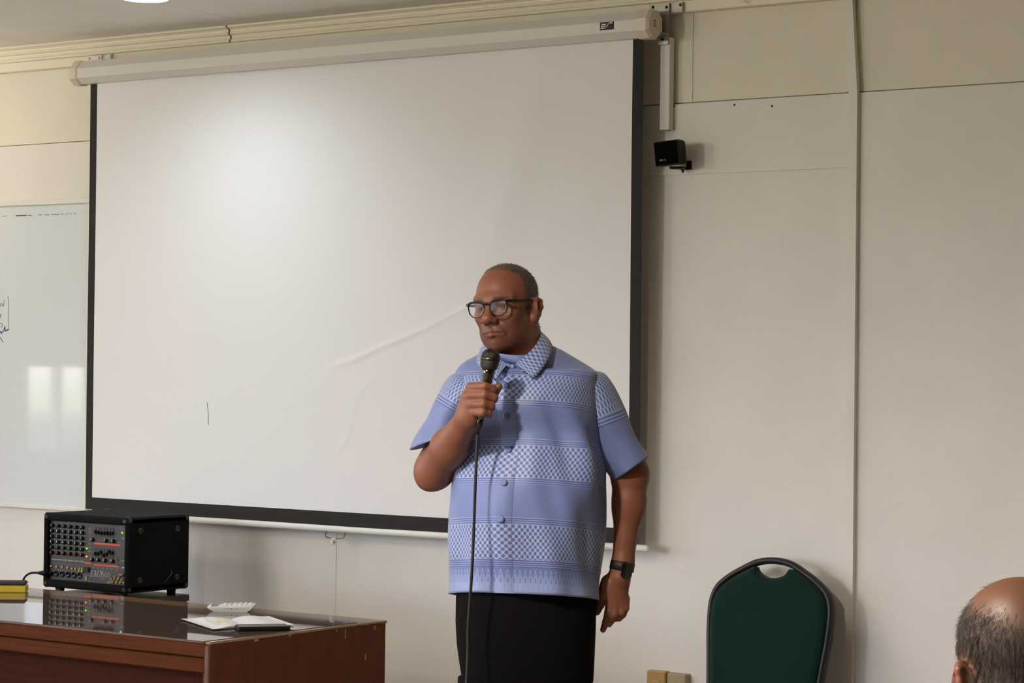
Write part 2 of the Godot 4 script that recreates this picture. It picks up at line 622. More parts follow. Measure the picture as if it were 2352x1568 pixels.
func shirt_texture() -> ImageTexture:
	var w := 325
	var h := 1475
	var data := PackedByteArray()
	data.resize(w * h * 3)
	var base := Color(0.402, 0.462, 0.665)
	var pale := Color(0.585, 0.640, 0.790)
	var deep := Color(0.325, 0.378, 0.565)
	var line := Color(0.200, 0.250, 0.460)
	var bands := [[785, 867, 0], [867, 879, 1], [879, 937, 2], [937, 951, 1], [951, 1025, 0], [1025, 1041, 1], [1041, 1113, 2], [1113, 1128, 1], [1128, 1203, 0], [1203, 1219, 1], [1219, 1294, 2], [1294, 1312, 1], [1312, 1346, 3], [1346, 1376, 4]]
	var at := 0
	for j in h:
		var y := 785.0 + j / 2.5
		var kind := 0
		var y0 := 785.0
		for b: Array in bands:
			if y >= b[0] and y < b[1]:
				kind = b[2]
				y0 = b[0]
		for i in w:
			var x := i / 2.5
			var c := base
			if kind == 0:
				var p := absf(sin(PI * (x / 6.5 + y / 7.2))) * absf(sin(PI * (x / 6.5 - y / 7.2)))
				var q := absf(sin(PI * x / 3.25)) * absf(sin(PI * y / 3.6))
				c = base.lerp(pale, 0.30 * (1.0 - sm(0.05, 0.30, p))).lerp(deep, 0.22 * q)
			elif kind == 1:
				var t := fposmod(y - y0, 4.8)
				c = base
				if t < 1.3: c = pale.lerp(base, 0.25)
				elif t > 2.0 and t < 3.6: c = line.lerp(base, 0.25) if fposmod(x, 2.6) > 0.7 or t < 2.6 else base
			elif kind == 2:
				var row := floorf((y - y0) / 7.25)
				var cx := fposmod(x + (6.5 if int(row) % 2 else 0.0), 13.0) - 6.5
				var cy := fposmod(y - y0, 7.25) - 3.625
				var d0 := Vector2(cx / 4.3, cy / 4.7).length()
				# the neighbours above and below reach into this row
				for s: float in [-1.0, 1.0]:
					var ox := fposmod(x + (0.0 if int(row) % 2 else 6.5), 13.0) - 6.5
					d0 = minf(d0, Vector2(ox / 4.3, (cy + s * 7.25) / 4.7).length())
				c = pale.lerp(deep, 1.0 - sm(0.72, 1.02, d0))
			elif kind == 3:
				var t := (y - y0) / 34.0
				var cx := absf(fposmod(x, 13.0) - 6.5)
				c = base.lerp(deep, 0.25)
				if t > 0.55 and absf(cx - 5.2 * pow(clampf((t - 0.52) / 0.28, 0, 1), 0.45)) < 0.8: c = pale.lerp(base, 0.30)
				elif t > 0.55 and cx < 5.2 * pow(clampf((t - 0.52) / 0.28, 0, 1), 0.45): c = base.lerp(pale, 0.30)
				elif t > 0.15 and t < 0.62 and absf(cx - (t - 0.1) * 6.0) < 0.9: c = pale.lerp(base, 0.40)
				if t > 0.72 and cx < 0.6: c = deep.lerp(base, 0.3)
			elif kind == 4:
				c = pale.lerp(base, 0.42)
				if absf(fposmod(x, 13.0) - 6.5) > 5.7 and y < 1362.0: c = base.lerp(pale, 0.30)
			var g := 1.0 + 0.05 * sin(i * 2.1) * sin(j * 2.7)
			data[at] = int(clampf(c.r * g, 0, 1) * 255)
			data[at + 1] = int(clampf(c.g * g, 0, 1) * 255)
			data[at + 2] = int(clampf(c.b * g, 0, 1) * 255)
			at += 3
	return ImageTexture.create_from_image(Image.create_from_data(w, h, false, Image.FORMAT_RGB8, data))

func sleeve(st: SurfaceTool, keys: Array, v0: float, v1: float, turns: float) -> void:
	# keys: [centre, axis, half width across the image, half depth, twist]
	var rings := []
	var uvs := []
	var n := 40
	var m := 34
	for i in m + 1:
		var f := float(i) / m * (keys.size() - 1)
		var k := mini(int(f), keys.size() - 2)
		var t := f - k
		var a: Array = keys[maxi(k - 1, 0)]
		var b: Array = keys[k]
		var c: Array = keys[k + 1]
		var d: Array = keys[mini(k + 2, keys.size() - 1)]
		var pos: Vector3 = b[0].cubic_interpolate(c[0], a[0], d[0], t)
		var ax: Vector3 = b[1].lerp(c[1], t).normalized()
		var ra := cubic_interpolate(b[2], c[2], a[2], d[2], t)
		var rb := cubic_interpolate(b[3], c[3], a[3], d[3], t)
		var side := ax.cross(Vector3.BACK).normalized()
		var depth := side.cross(ax).normalized()
		var ring := PackedVector3Array()
		var uv := PackedVector2Array()
		for j in n + 1:
			var ph := -TAU * j / n - PI / 2
			var fold := 1.0 + 0.030 * sin(ph * 3.0 + f * 2.2) * sm(0.1, 0.5, float(i) / m) + 0.018 * sin(ph * 6.0 - f * 3.0)
			if j < n: ring.append(pos + side * cos(ph) * ra * fold + depth * sin(ph) * rb * fold)
			uv.append(Vector2(turns * j / n, lerpf(v0, v1, float(i) / m)))
		rings.append(ring)
		uvs.append(uv)
	# a turned-in hem gives the cloth its thickness
	var inner := PackedVector3Array()
	var uvi := PackedVector2Array()
	var mid := Vector3.ZERO
	for p in rings[m]: mid += p / n
	var mid_at := Vector3.ZERO
	for p in rings[m - 12]: mid_at += p / n
	var back := PackedVector3Array()
	for j in n:
		inner.append(mid + (rings[m][j] - mid) * 0.94)
		back.append(rings[m - 12][j] * 0.84 + 0.16 * mid_at)
	for j in n + 1: uvi.append(Vector2(turns * j / n, v1))
	rings.append(inner)
	uvs.append(uvi)
	rings.append(back)
	uvs.append(uvi)
	loft(st, rings, true, false, false, uvs)

func hand_chain(L: Array, pts: Array, radii: Array, k := 0.004) -> void:
	for i in pts.size() - 1:
		L.append(cap(pts[i], pts[i + 1], radii[i], radii[i + 1], k if i == 0 else 0.003))

func build_speaker() -> void:
	var who := thing("person", "standing man in a blue patterned short-sleeved shirt holding a microphone to his chin", "person", Vector3(-3.2001, 0.0000, 2.5286), 35.46457)
	# head frame
	var head := Transform3D(Basis.from_euler(Vector3(deg_to_rad(-1.5), deg_to_rad(-28.0), deg_to_rad(0.0))), Vector3(0.0010, 1.6996, 0.0000))
	head.basis = Basis(Vector3.BACK, deg_to_rad(6.0)) * head.basis
	var tone := Color(0.190, 0.070, 0.042)
	var root := Color(0.050, 0.040, 0.036)
	var buf := new_buf()
	var spots := net(buf, head_list("speaker"), Vector3(-0.098, -0.17, -0.115), Vector3(0.098, 0.112, 0.124), 0.0026, head,
		func(p: Vector3) -> Color: return skin_tone(tone, p, hair_speaker(p) * (0.55 if p.y > 0.082 else 1.0), root))
	var plain := func(p: Vector3) -> Color:
		return tone * (1.0 + 0.05 * sin(p.x * 90.0 + p.y * 70.0) * sin(p.z * 80.0))
	# arm that holds the microphone
	var R := []
	R.append(cap(Vector3(-0.0946, 1.4956, 0.0000), Vector3(-0.1641, 1.3196, 0.0100), 0.038, 0.041, 0.02))
	R.append(cap(Vector3(-0.1596, 1.3223, 0.0250), Vector3(-0.1255, 1.3770, 0.1000), 0.041, 0.041, 0.03))
	R.append(cap(Vector3(-0.1255, 1.3770, 0.1000), Vector3(-0.0815, 1.4472, 0.1900), 0.040, 0.0265, 0.02))
	R.append(ell(Vector3(-0.1758, 1.3014, 0.0100), Vector3(0.024, 0.025, 0.028), 0.02))
	var mz := 0.222
	R.append(cap(Vector3(-0.0825, 1.4473, 0.1920), Vector3(-0.0800, 1.4880, 0.2000), 0.026, 0.022, 0.02))
	R.append(cap(Vector3(-0.0767, 1.4542, 0.1960), Vector3(-0.0675, 1.4979, 0.2030), 0.022, 0.017, 0.015))
	R.append(cap(Vector3(-0.0690, 1.4542, 0.1900), Vector3(-0.0577, 1.4786, 0.1960), 0.019, 0.017, 0.012))
	var grip := [[Vector3(-0.0782, 1.5133, 0.2120), Vector3(-0.0469, 1.5159, 0.2470), Vector3(-0.0287, 1.5103, 0.2380), Vector3(-0.0279, 1.5063, 0.2170), 0.0100], [Vector3(-0.0828, 1.4959, 0.2120), Vector3(-0.0476, 1.4967, 0.2470), Vector3(-0.0265, 1.4911, 0.2380), Vector3(-0.0257, 1.4870, 0.2170), 0.0104], [Vector3(-0.0796, 1.4766, 0.2120), Vector3(-0.0493, 1.4765, 0.2470), Vector3(-0.0321, 1.4728, 0.2380), Vector3(-0.0312, 1.4687, 0.2170), 0.0100], [Vector3(-0.0736, 1.4584, 0.2120), Vector3(-0.0500, 1.4583, 0.2470), Vector3(-0.0376, 1.4555, 0.2380), Vector3(-0.0368, 1.4513, 0.2170), 0.0090]]
	for g: Array in grip:
		var fr: float = g[4]
		hand_chain(R, [g[0], g[1], g[2], g[3]], [fr + 0.0012, fr, fr * 0.92, fr * 0.85], 0.006)
	hand_chain(R, [Vector3(-0.0614, 1.4659, 0.1900), Vector3(-0.0384, 1.4886, 0.1960), Vector3(-0.0250, 1.5024, 0.2050), Vector3(-0.0155, 1.5161, 0.2120)], [0.016, 0.0120, 0.0100, 0.0085], 0.010)
	net(buf, R, Vector3(-0.2285, 1.2433, -0.0900), Vector3(-0.0020, 1.5329, 0.3000), 0.0030, Transform3D(), plain)
	# arm that hangs
	var L := []
	L.append(cap(Vector3(0.2167, 1.4897, -0.0050), Vector3(0.2885, 1.3148, -0.0100), 0.040, 0.042, 0.02))
	L.append(cap(Vector3(0.2885, 1.3148, -0.0100), Vector3(0.2872, 1.2398, -0.0050), 0.040, 0.036, 0.02))
	L.append(cap(Vector3(0.2870, 1.2548, -0.0050), Vector3(0.2743, 1.1150, 0.0040), 0.036, 0.0235, 0.02))
	L.append(cap(Vector3(0.2743, 1.1150, 0.0040), Vector3(0.2675, 1.0802, 0.0080), 0.0235, 0.024, 0.015))
	L.append(ell(Vector3(0.2600, 1.0530, 0.0060), Vector3(0.029, 0.046, 0.017), 0.015, Vector3(0, 10, -4)))
	L.append(ell(Vector3(0.2400, 1.0545, 0.0040), Vector3(0.016, 0.028, 0.015), 0.012, Vector3(0, 0, 14)))
	hand_chain(L, [Vector3(0.2463, 1.0268, 0.0060), Vector3(0.2425, 1.0001, 0.0100), Vector3(0.2370, 0.9765, 0.0040), Vector3(0.2306, 0.9573, -0.0060)], [0.0115, 0.0098, 0.0088, 0.0070], 0.006)
	hand_chain(L, [Vector3(0.2584, 1.0209, 0.0060), Vector3(0.2555, 0.9953, 0.0100), Vector3(0.2482, 0.9790, -0.0020), Vector3(0.2450, 0.9692, -0.0180)], [0.0115, 0.0098, 0.0088, 0.0075], 0.006)
	hand_chain(L, [Vector3(0.2715, 1.0229, 0.0040), Vector3(0.2717, 0.9991, 0.0060), Vector3(0.2654, 0.9868, -0.0060), Vector3(0.2590, 0.9813, -0.0200)], [0.0110, 0.0094, 0.0086, 0.0075], 0.006)
	hand_chain(L, [Vector3(0.2816, 1.0307, 0.0000), Vector3(0.2818, 1.0089, 0.0020), Vector3(0.2762, 0.9932, -0.0040), Vector3(0.2686, 0.9824, -0.0100)], [0.0100, 0.0084, 0.0076, 0.0062], 0.006)
	hand_chain(L, [Vector3(0.2418, 1.0647, 0.0060), Vector3(0.2282, 1.0383, 0.0040), Vector3(0.2229, 1.0151, -0.0080), Vector3(0.2165, 0.9970, -0.0180)], [0.0150, 0.0130, 0.0108, 0.0085], 0.010)
	net(buf, L, Vector3(0.2033, 0.9296, -0.0800), Vector3(0.3341, 1.5367, 0.0700), 0.0030, Transform3D(), plain)
	# trunk and legs inside the clothes
	var T := []
	T.append(cap(Vector3(0.0219, 1.5674, -0.0200), Vector3(0.0277, 1.5022, -0.0100), 0.058, 0.080, 0.03))
	T.append(cap(Vector3(-0.0626, 1.4959, -0.0100), Vector3(0.1685, 1.4990, -0.0100), 0.060, 0.060, 0.04))
	T.append(ell(Vector3(0.0498, 1.3521, 0.0000), Vector3(0.145, 0.20, 0.105), 0.06))
	T.append(ell(Vector3(0.0524, 1.1518, 0.0000), Vector3(0.150, 0.20, 0.110), 0.06))
	T.append(cap(Vector3(-0.0157, 1.0007, 0.0000), Vector3(-0.040, 0.50, 0.01), 0.062, 0.048, 0.04))
	T.append(cap(Vector3(0.1296, 1.0026, 0.0000), Vector3(0.138, 0.50, 0.01), 0.062, 0.048, 0.04))
	T.append(cap(Vector3(-0.040, 0.50, 0.01), Vector3(-0.038, 0.09, -0.01), 0.048, 0.036, 0.02))
	T.append(cap(Vector3(0.138, 0.50, 0.01), Vector3(0.140, 0.09, -0.01), 0.048, 0.036, 0.02))
	net(buf, T, Vector3(-0.24, 0.05, -0.16), Vector3(0.30, 1.60, 0.17), 0.013, Transform3D(), plain)
	part(who, "body", buf_mesh(buf), M.skin)
	grow(who, spots, hair_speaker, head, 7500, 0.0050, 0.00038, Vector3(0, -0.5, -1.0), 0.62,
		[Color(0.020, 0.016, 0.014), Color(0.030, 0.024, 0.020), Color(0.040, 0.034, 0.030), Color(0.10, 0.09, 0.085), Color(0.25, 0.23, 0.22)], "short dark hair greying at the temples")
	for s: float in [-1.0, 1.0]:
		eye(who, head * Vector3(s * 0.030, -0.0015, 0.0688), 0.0118, head.basis * Vector3(0.12, -0.12, 1.0))
	# shirt
	torso_rings = [[0.0501, 1.0296, 0.1724, 0.1500, 0.0000, 1372], [0.0505, 1.0716, 0.1704, 0.1550, 0.0000, 1330], [0.0508, 1.1217, 0.1714, 0.1630, 0.0040, 1280], [0.0513, 1.2018, 0.1739, 0.1680, 0.0060, 1200], [0.0533, 1.2720, 0.1760, 0.1650, 0.0060, 1130], [0.0564, 1.3422, 0.1750, 0.1500, 0.0020, 1060], [0.0517, 1.3973, 0.1710, 0.1360, 0.0000, 1005], [0.0459, 1.4523, 0.1700, 0.1430, 0.0020, 950], [0.0448, 1.4975, 0.1695, 0.1340, -0.0020, 905], [0.0459, 1.5306, 0.1720, 0.1120, -0.0100, 872], [0.0481, 1.5507, 0.1655, 0.0980, -0.0140, 852], [0.0484, 1.5647, 0.1520, 0.0860, -0.0180, 838], [0.0498, 1.5778, 0.1254, 0.0760, -0.0200, 825], [0.0416, 1.5897, 0.0993, 0.0820, -0.0160, 813], [0.0274, 1.6006, 0.0732, 0.0800, -0.0120, 802], [0.0232, 1.6126, 0.0632, 0.0760, -0.0100, 790]]
	var rings := []
	var uvs := []
	var n := 96
	for i in 76:
		var py := 1372.0 - (1372.0 - 788.0) * i / 75.0
		var ring := PackedVector3Array()
		var uv := PackedVector2Array()
		for j in n + 1:
			var phi := -PI + TAU * j / n
			if j < n: ring.append(torso_at(py, phi))
			uv.append(Vector2(9.2 * j / n, torso_v(py)))
		rings.append(ring)
		uvs.append(uv)
	var st := new_st()
	var hem := PackedVector3Array()
	for p: Vector3 in rings[0]: hem.append(Vector3(p.x * 0.985, p.y + 0.001, p.z * 0.985))
	rings.push_front(hem)
	uvs.push_front(uvs[0])
	loft(st, rings, true, false, false, uvs)
	var shirt := part(who, "shirt", done(st), M.shirt)
	st = new_st()
	sleeve(st, [[Vector3(-0.0589, 1.5130, -0.0120), Vector3(-0.80, -0.60, 0.0), 0.043, 0.060], [Vector3(-0.0899, 1.5066, -0.0100), Vector3(-0.62, -0.78, 0.0), 0.050, 0.074], [Vector3(-0.1193, 1.4601, -0.0040), Vector3(-0.45, -0.85, 0.0), 0.050, 0.076], [Vector3(-0.1477, 1.4156, 0.0000), Vector3(-0.34, -0.92, 0.05), 0.042, 0.070], [Vector3(-0.1751, 1.3803, 0.0040), Vector3(0.30, -0.93, 0.10), 0.046, 0.064]], torso_v(862), torso_v(1036), 3.8)
	part(shirt, "sleeve", done(st), M.shirt)
	st = new_st()
	sleeve(st, [[Vector3(0.1582, 1.5180, -0.0120), Vector3(0.80, -0.60, 0.0), 0.043, 0.060], [Vector3(0.1904, 1.5134, -0.0100), Vector3(0.62, -0.78, 0.0), 0.051, 0.074], [Vector3(0.2282, 1.4467, -0.0040), Vector3(0.34, -0.92, 0.0), 0.050, 0.076], [Vector3(0.2562, 1.3828, -0.0040), Vector3(0.42, -0.90, 0.03), 0.049, 0.070], [Vector3(0.2920, 1.3301, -0.0040), Vector3(0.58, -0.80, 0.05), 0.051, 0.064]], torso_v(860), torso_v(1022), 3.8)
	part(shirt, "sleeve", done(st), M.shirt)
	# button placket and buttons
	var pl := []
	var pu := []
	for i in 60:
		var py := 1371.0 - (1371.0 - 846.0) * i / 59.0
		var c := torso_at(py, 0.0)
		var row := PackedVector3Array()
		var uv := PackedVector2Array()
		for w: Array in [[-0.092, 0.0], [-0.084, 0.0012], [0.0, 0.0014], [0.084, 0.0012], [0.092, 0.0]]:
			row.append(torso_at(py, w[0], w[1]))
			uv.append(Vector2(4.6 + 9.2 * w[0] / TAU, torso_v(py)))
		pl.append(row)
		pu.append(uv)
	st = new_st()
	loft(st, pl, false, false, false, pu)
	part(shirt, "placket", done(st), M.shirt)
	for py: float in [905.0, 975.0, 1050.0, 1126.0, 1209.0]:
		var at := torso_at(py, 0.0, 0.003)
		var d := torso_at(py, 0.0, 0.05) - at
		st = new_st()
		lathe(st, [Vector2(0.0005, -0.001), Vector2(0.0072, 0.0), Vector2(0.0078, 0.0022), Vector2(0.0068, 0.0040), Vector2(0.0040, 0.0046), Vector2(0.0004, 0.0040)], 18, along(d, at))
		part(shirt, "button", done(st), M.button)
	# collar: band and fall
	var cp := [[Vector3(0.0207, 1.5671, 0.0900), Vector3(0.0622, 1.5342, 0.1320)], [Vector3(0.0363, 1.5802, 0.0800), Vector3(0.0787, 1.5530, 0.1180)], [Vector3(0.0600, 1.6055, 0.0500), Vector3(0.0938, 1.5770, 0.0780)], [Vector3(0.0740, 1.6332, 0.0100), Vector3(0.1005, 1.6005, 0.0080)], [Vector3(0.0684, 1.6472, -0.0500), Vector3(0.0955, 1.6113, -0.0700)], [Vector3(0.0218, 1.6542, -0.0800), Vector3(0.0234, 1.6179, -0.1080)], [Vector3(-0.0247, 1.6410, -0.0580), Vector3(-0.0507, 1.5982, -0.0740)], [Vector3(-0.0380, 1.6117, 0.0000), Vector3(-0.0655, 1.5732, 0.0040)], [Vector3(-0.0273, 1.5894, 0.0520), Vector3(-0.0563, 1.5562, 0.0820)], [Vector3(-0.0131, 1.5756, 0.0780), Vector3(-0.0400, 1.5456, 0.1180)], [Vector3(0.0029, 1.5659, 0.0900), Vector3(-0.0220, 1.5321, 0.1360)]]
	var inner := []
	var outer := []
	for q: Array in cp:
		inner.append(q[0])
		outer.append(q[1])
	var ci := curve(inner, 6)
	var co := curve(outer, 6)
	var rows := []
	var cu := []
	var axis := Vector3(0.0214, 1.6026, -0.0100)
	for k in 9:
		var row := PackedVector3Array()
		var uv := PackedVector2Array()
		for i in ci.size():
			var a: Vector3 = ci[i]
			var b: Vector3 = co[i]
			var out := Vector3(a.x - axis.x, 0, a.z - axis.z).normalized()
			var p: Vector3
			var t := 0.0
			if k <= 5:
				t = k / 5.0
				p = a.lerp(b, t) + out * (0.004 + 0.006 * sin(PI * t))
			elif k == 6: p = b + out * 0.001
			elif k == 7:
				t = 0.5
				p = a.lerp(b, 0.5) + out * 0.003
			else: p = a - out * 0.001 + Vector3(0, -0.022, 0)
			if k == 6: t = 1.0
			row.append(p)
			uv.append(Vector2(i * 0.055, torso_v(lerpf(881.0, 920.0, t))))
		rows.append(row)
		cu.append(uv)
	st = new_st()
	loft(st, rows, false, false, false, cu)
	part(shirt, "collar", done(st), M.shirt)
	# neck band with its button
	st = new_st()
	var bandr := []
	for k in 2:
		var row := PackedVector3Array()
		for p: Vector3 in curve([Vector3(-0.0150, 1.5697, 0.0620), Vector3(0.0029, 1.5619, 0.0740), Vector3(0.0208, 1.5602, 0.0740), Vector3(0.0425, 1.5724, 0.0660)], 5):
			row.append(p + (Vector3(0, 0.006, 0.001) if k == 0 else Vector3(0, -0.040, 0.016)))
		bandr.append(row)
	loft(st, bandr, false, false, false)
	part(shirt, "neck_band", done(st), M.shirt_plain)
	st = new_st()
	lathe(st, [Vector2(0.0005, -0.001), Vector2(0.0062, 0.0), Vector2(0.0066, 0.0022), Vector2(0.0040, 0.0040), Vector2(0.0004, 0.0036)], 16, along(Vector3(-0.2, 0.2, 1), Vector3(0.0139, 1.5601, 0.0820)))
	part(shirt, "button", done(st), M.button)
	# trousers
	st = new_st()
	var trings := []
	for q: Array in [[0.0505, 1.0716, 0.1573, 0.1280, 0.0000, 1330], [0.0521, 1.0266, 0.1613, 0.1320, 0.0000, 1375], [0.0523, 0.9716, 0.1618, 0.1320, 0.0000, 1430], [0.0535, 0.9215, 0.1593, 0.1250, 0.0000, 1480], [0.0561, 0.8766, 0.1553, 0.1120, 0.0000, 1525], [0.0586, 0.8396, 0.1512, 0.0980, 0.0000, 1562]]:
		var ring := PackedVector3Array()
		for j in 48:
			var ph := -TAU * j / 48
			ring.append(Vector3(q[0] + signf(cos(ph)) * pow(absf(cos(ph)), 0.8) * q[2], q[1], q[4] + signf(sin(ph)) * pow(absf(sin(ph)), 0.8) * q[3]))
		trings.append(ring)
	trings.reverse()
	loft(st, trings)
	for side in 2:
		var legs := []
		var keys := [[Vector3(-0.025, 0.0, 0), 0.078, 0.098, 0.845], [Vector3(-0.028, 0, 0), 0.0765, 0.096, 0.80], [Vector3(-0.032, 0, 0.0), 0.074, 0.088, 0.70], [Vector3(-0.036, 0, 0.005), 0.068, 0.080, 0.50], [Vector3(-0.038, 0, 0.0), 0.064, 0.074, 0.30], [Vector3(-0.040, 0, -0.008), 0.062, 0.072, 0.10], [Vector3(-0.040, 0, -0.006), 0.064, 0.076, 0.035]]
		keys.reverse()
		for q: Array in keys:
			var ring := PackedVector3Array()
			var cx: float = (-0.023 if side == 0 else 0.126)
			cx += (-1.0 if side == 0 else 1.0) * (absf(q[0].x) - 0.025) 
			for j in 32:
				var ph := -TAU * j / 32
				ring.append(Vector3(cx + cos(ph) * q[1] * (1.0 + 0.02 * sin(q[3] * 40.0)), q[3], q[0].z + sin(ph) * q[2]))
			legs.append(ring)
		loft(st, legs)
	part(who, "trousers", done(st), M.black_cloth)
	for side in 2:
		var shoe := []
		for q: Array in [[-0.10, 0.028, 0.045, 0.0], [-0.085, 0.036, 0.070, 0.0], [-0.03, 0.042, 0.085, 0.0], [0.03, 0.042, 0.072, 0.0], [0.09, 0.047, 0.055, 0.0], [0.14, 0.043, 0.045, 0.0], [0.17, 0.028, 0.034, 0.0]]:
			var ring := PackedVector3Array()
			for j in 20:
				var ph := TAU * j / 20
				ring.append(Vector3((-0.038 if side == 0 else 0.141) + cos(ph) * q[1], maxf(0.0, q[2] * 0.5 + sin(ph) * q[2] * 0.5), q[0]))
			shoe.append(ring)
		st = new_st()
		loft(st, shoe)
		part(who, "shoe", done(st), M.black_leather)
	build_glasses(who, head)
	# wrist watch
	st = new_st()
	var wa := Vector3(0.2771, 1.1350, 0.0030)
	var wb := Vector3(0.2675, 1.0802, 0.0080)
	var wx := along(wa - wb, Vector3(0.2724, 1.1050, 0.0040))
	lathe(st, [Vector2(0.0255, -0.011), Vector2(0.0285, -0.010), Vector2(0.0285, 0.010), Vector2(0.0255, 0.011)], 28, wx)
	var watch := part(who, "watch", done(st), M.black_rubber)
	st = new_st()
	cbox(st, Vector3(0.014, 0.037, 0.032), 0.005, Transform3D(Basis(Vector3.UP, 0.25) * Basis(Vector3.BACK, -0.12) * Basis(Vector3.UP, -1.05), Vector3(0.2825, 1.0979, 0.0260)))
	part(watch, "watch_case", done(st), M.black_gloss)

func lens_rim(t: float, s: float, k: float) -> Vector3:
	# flat along the brow, round below, drawn out towards the temple
	var y := sin(t)
	var x := cos(t)
	var e := 0.72 if y > 0.0 else 0.95
	var px := signf(x) * pow(absf(x), e) * 0.0212
	var py := signf(y) * pow(absf(y), e) * (0.0150 if y > 0.0 else 0.0205)
	px += 0.0022 * sm(-0.2, 1.0, y) * x * s * s
	py += 0.0022 * x * s * sm(-0.2, 0.8, y)
	return Vector3(px, py, 0.0) * k

func build_glasses(who: Node3D, head: Transform3D) -> void:
	var st := new_st()
	var centres := {}
	for s: float in [-1.0, 1.0]:
		var c := Vector3(s * 0.0285, -0.0045, 0.0985)
		var turn := Basis(Vector3.UP, s * 0.10) * Basis(Vector3.RIGHT, 0.06)
		centres[s] = [c, turn]
		var pts := []
		var rr := []
		for i in 49:
			var t := TAU * i / 48.0
			pts.append(head * (c + turn * lens_rim(t, s, 1.0)))
			rr.append(0.0011 + 0.0013 * sm(0.0, 0.8, sin(t)) + 0.0005 * sm(0.2, 0.9, cos(t) * s))
		tube(st, pts, rr, 8)
	var top := []
	for k in 7:
		var t := k / 6.0 * 2.0 - 1.0
		top.append(head * Vector3(t * 0.0090, 0.0035 + 0.002 * (1.0 - t * t), 0.1000 + 0.002 * (1.0 - t * t)))
	tube(st, top, 0.0026, 8)
	for s: float in [-1.0, 1.0]:   # end pieces
		cbox(st, Vector3(0.009, 0.0065, 0.005), 0.0015, head * Transform3D(Basis(Vector3.UP, s * 0.5), Vector3(s * 0.0525, 0.0065, 0.0945)))
	var g := part(who, "glasses", done(st), M.frame)
	for s: float in [-1.0, 1.0]:
		st = new_st()
		var pts := [Vector3(s * 0.0555, 0.0065, 0.0925), Vector3(s * 0.0600, 0.006, 0.070), Vector3(s * 0.0650, 0.006, 0.035), Vector3(s * 0.0690, 0.006, 0.006), Vector3(s * 0.0680, -0.002, -0.010), Vector3(s * 0.0670, -0.014, -0.018)]
		var w := []
		for p: Vector3 in curve(pts, 4): w.append(head * p)
		tube(st, w, 0.0034, 8, 0.5, head.basis.y)
		part(g, "temple", done(st), M.frame)
		st = new_st()
		var c: Vector3 = centres[s][0]
		var turn: Basis = centres[s][1]
		var lens := []
		for k in 2:
			var ring := PackedVector3Array()
			for i in 30:
				var t := -TAU * i / 30.0
				ring.append(head * (c + turn * (lens_rim(t, s, 0.97) + Vector3(0, 0, -0.0006 + 0.0004 * k))))
			lens.append(ring)
		st.set_smooth_group(-1)
		for i in 30:
			var m2: Vector3 = head * (c + turn * Vector3(0, 0, 0.0004))
			st.add_vertex(m2); st.add_vertex(lens[1][i]); st.add_vertex(lens[1][(i + 1) % 30])
		part(g, "lens", done(st), M.lens)

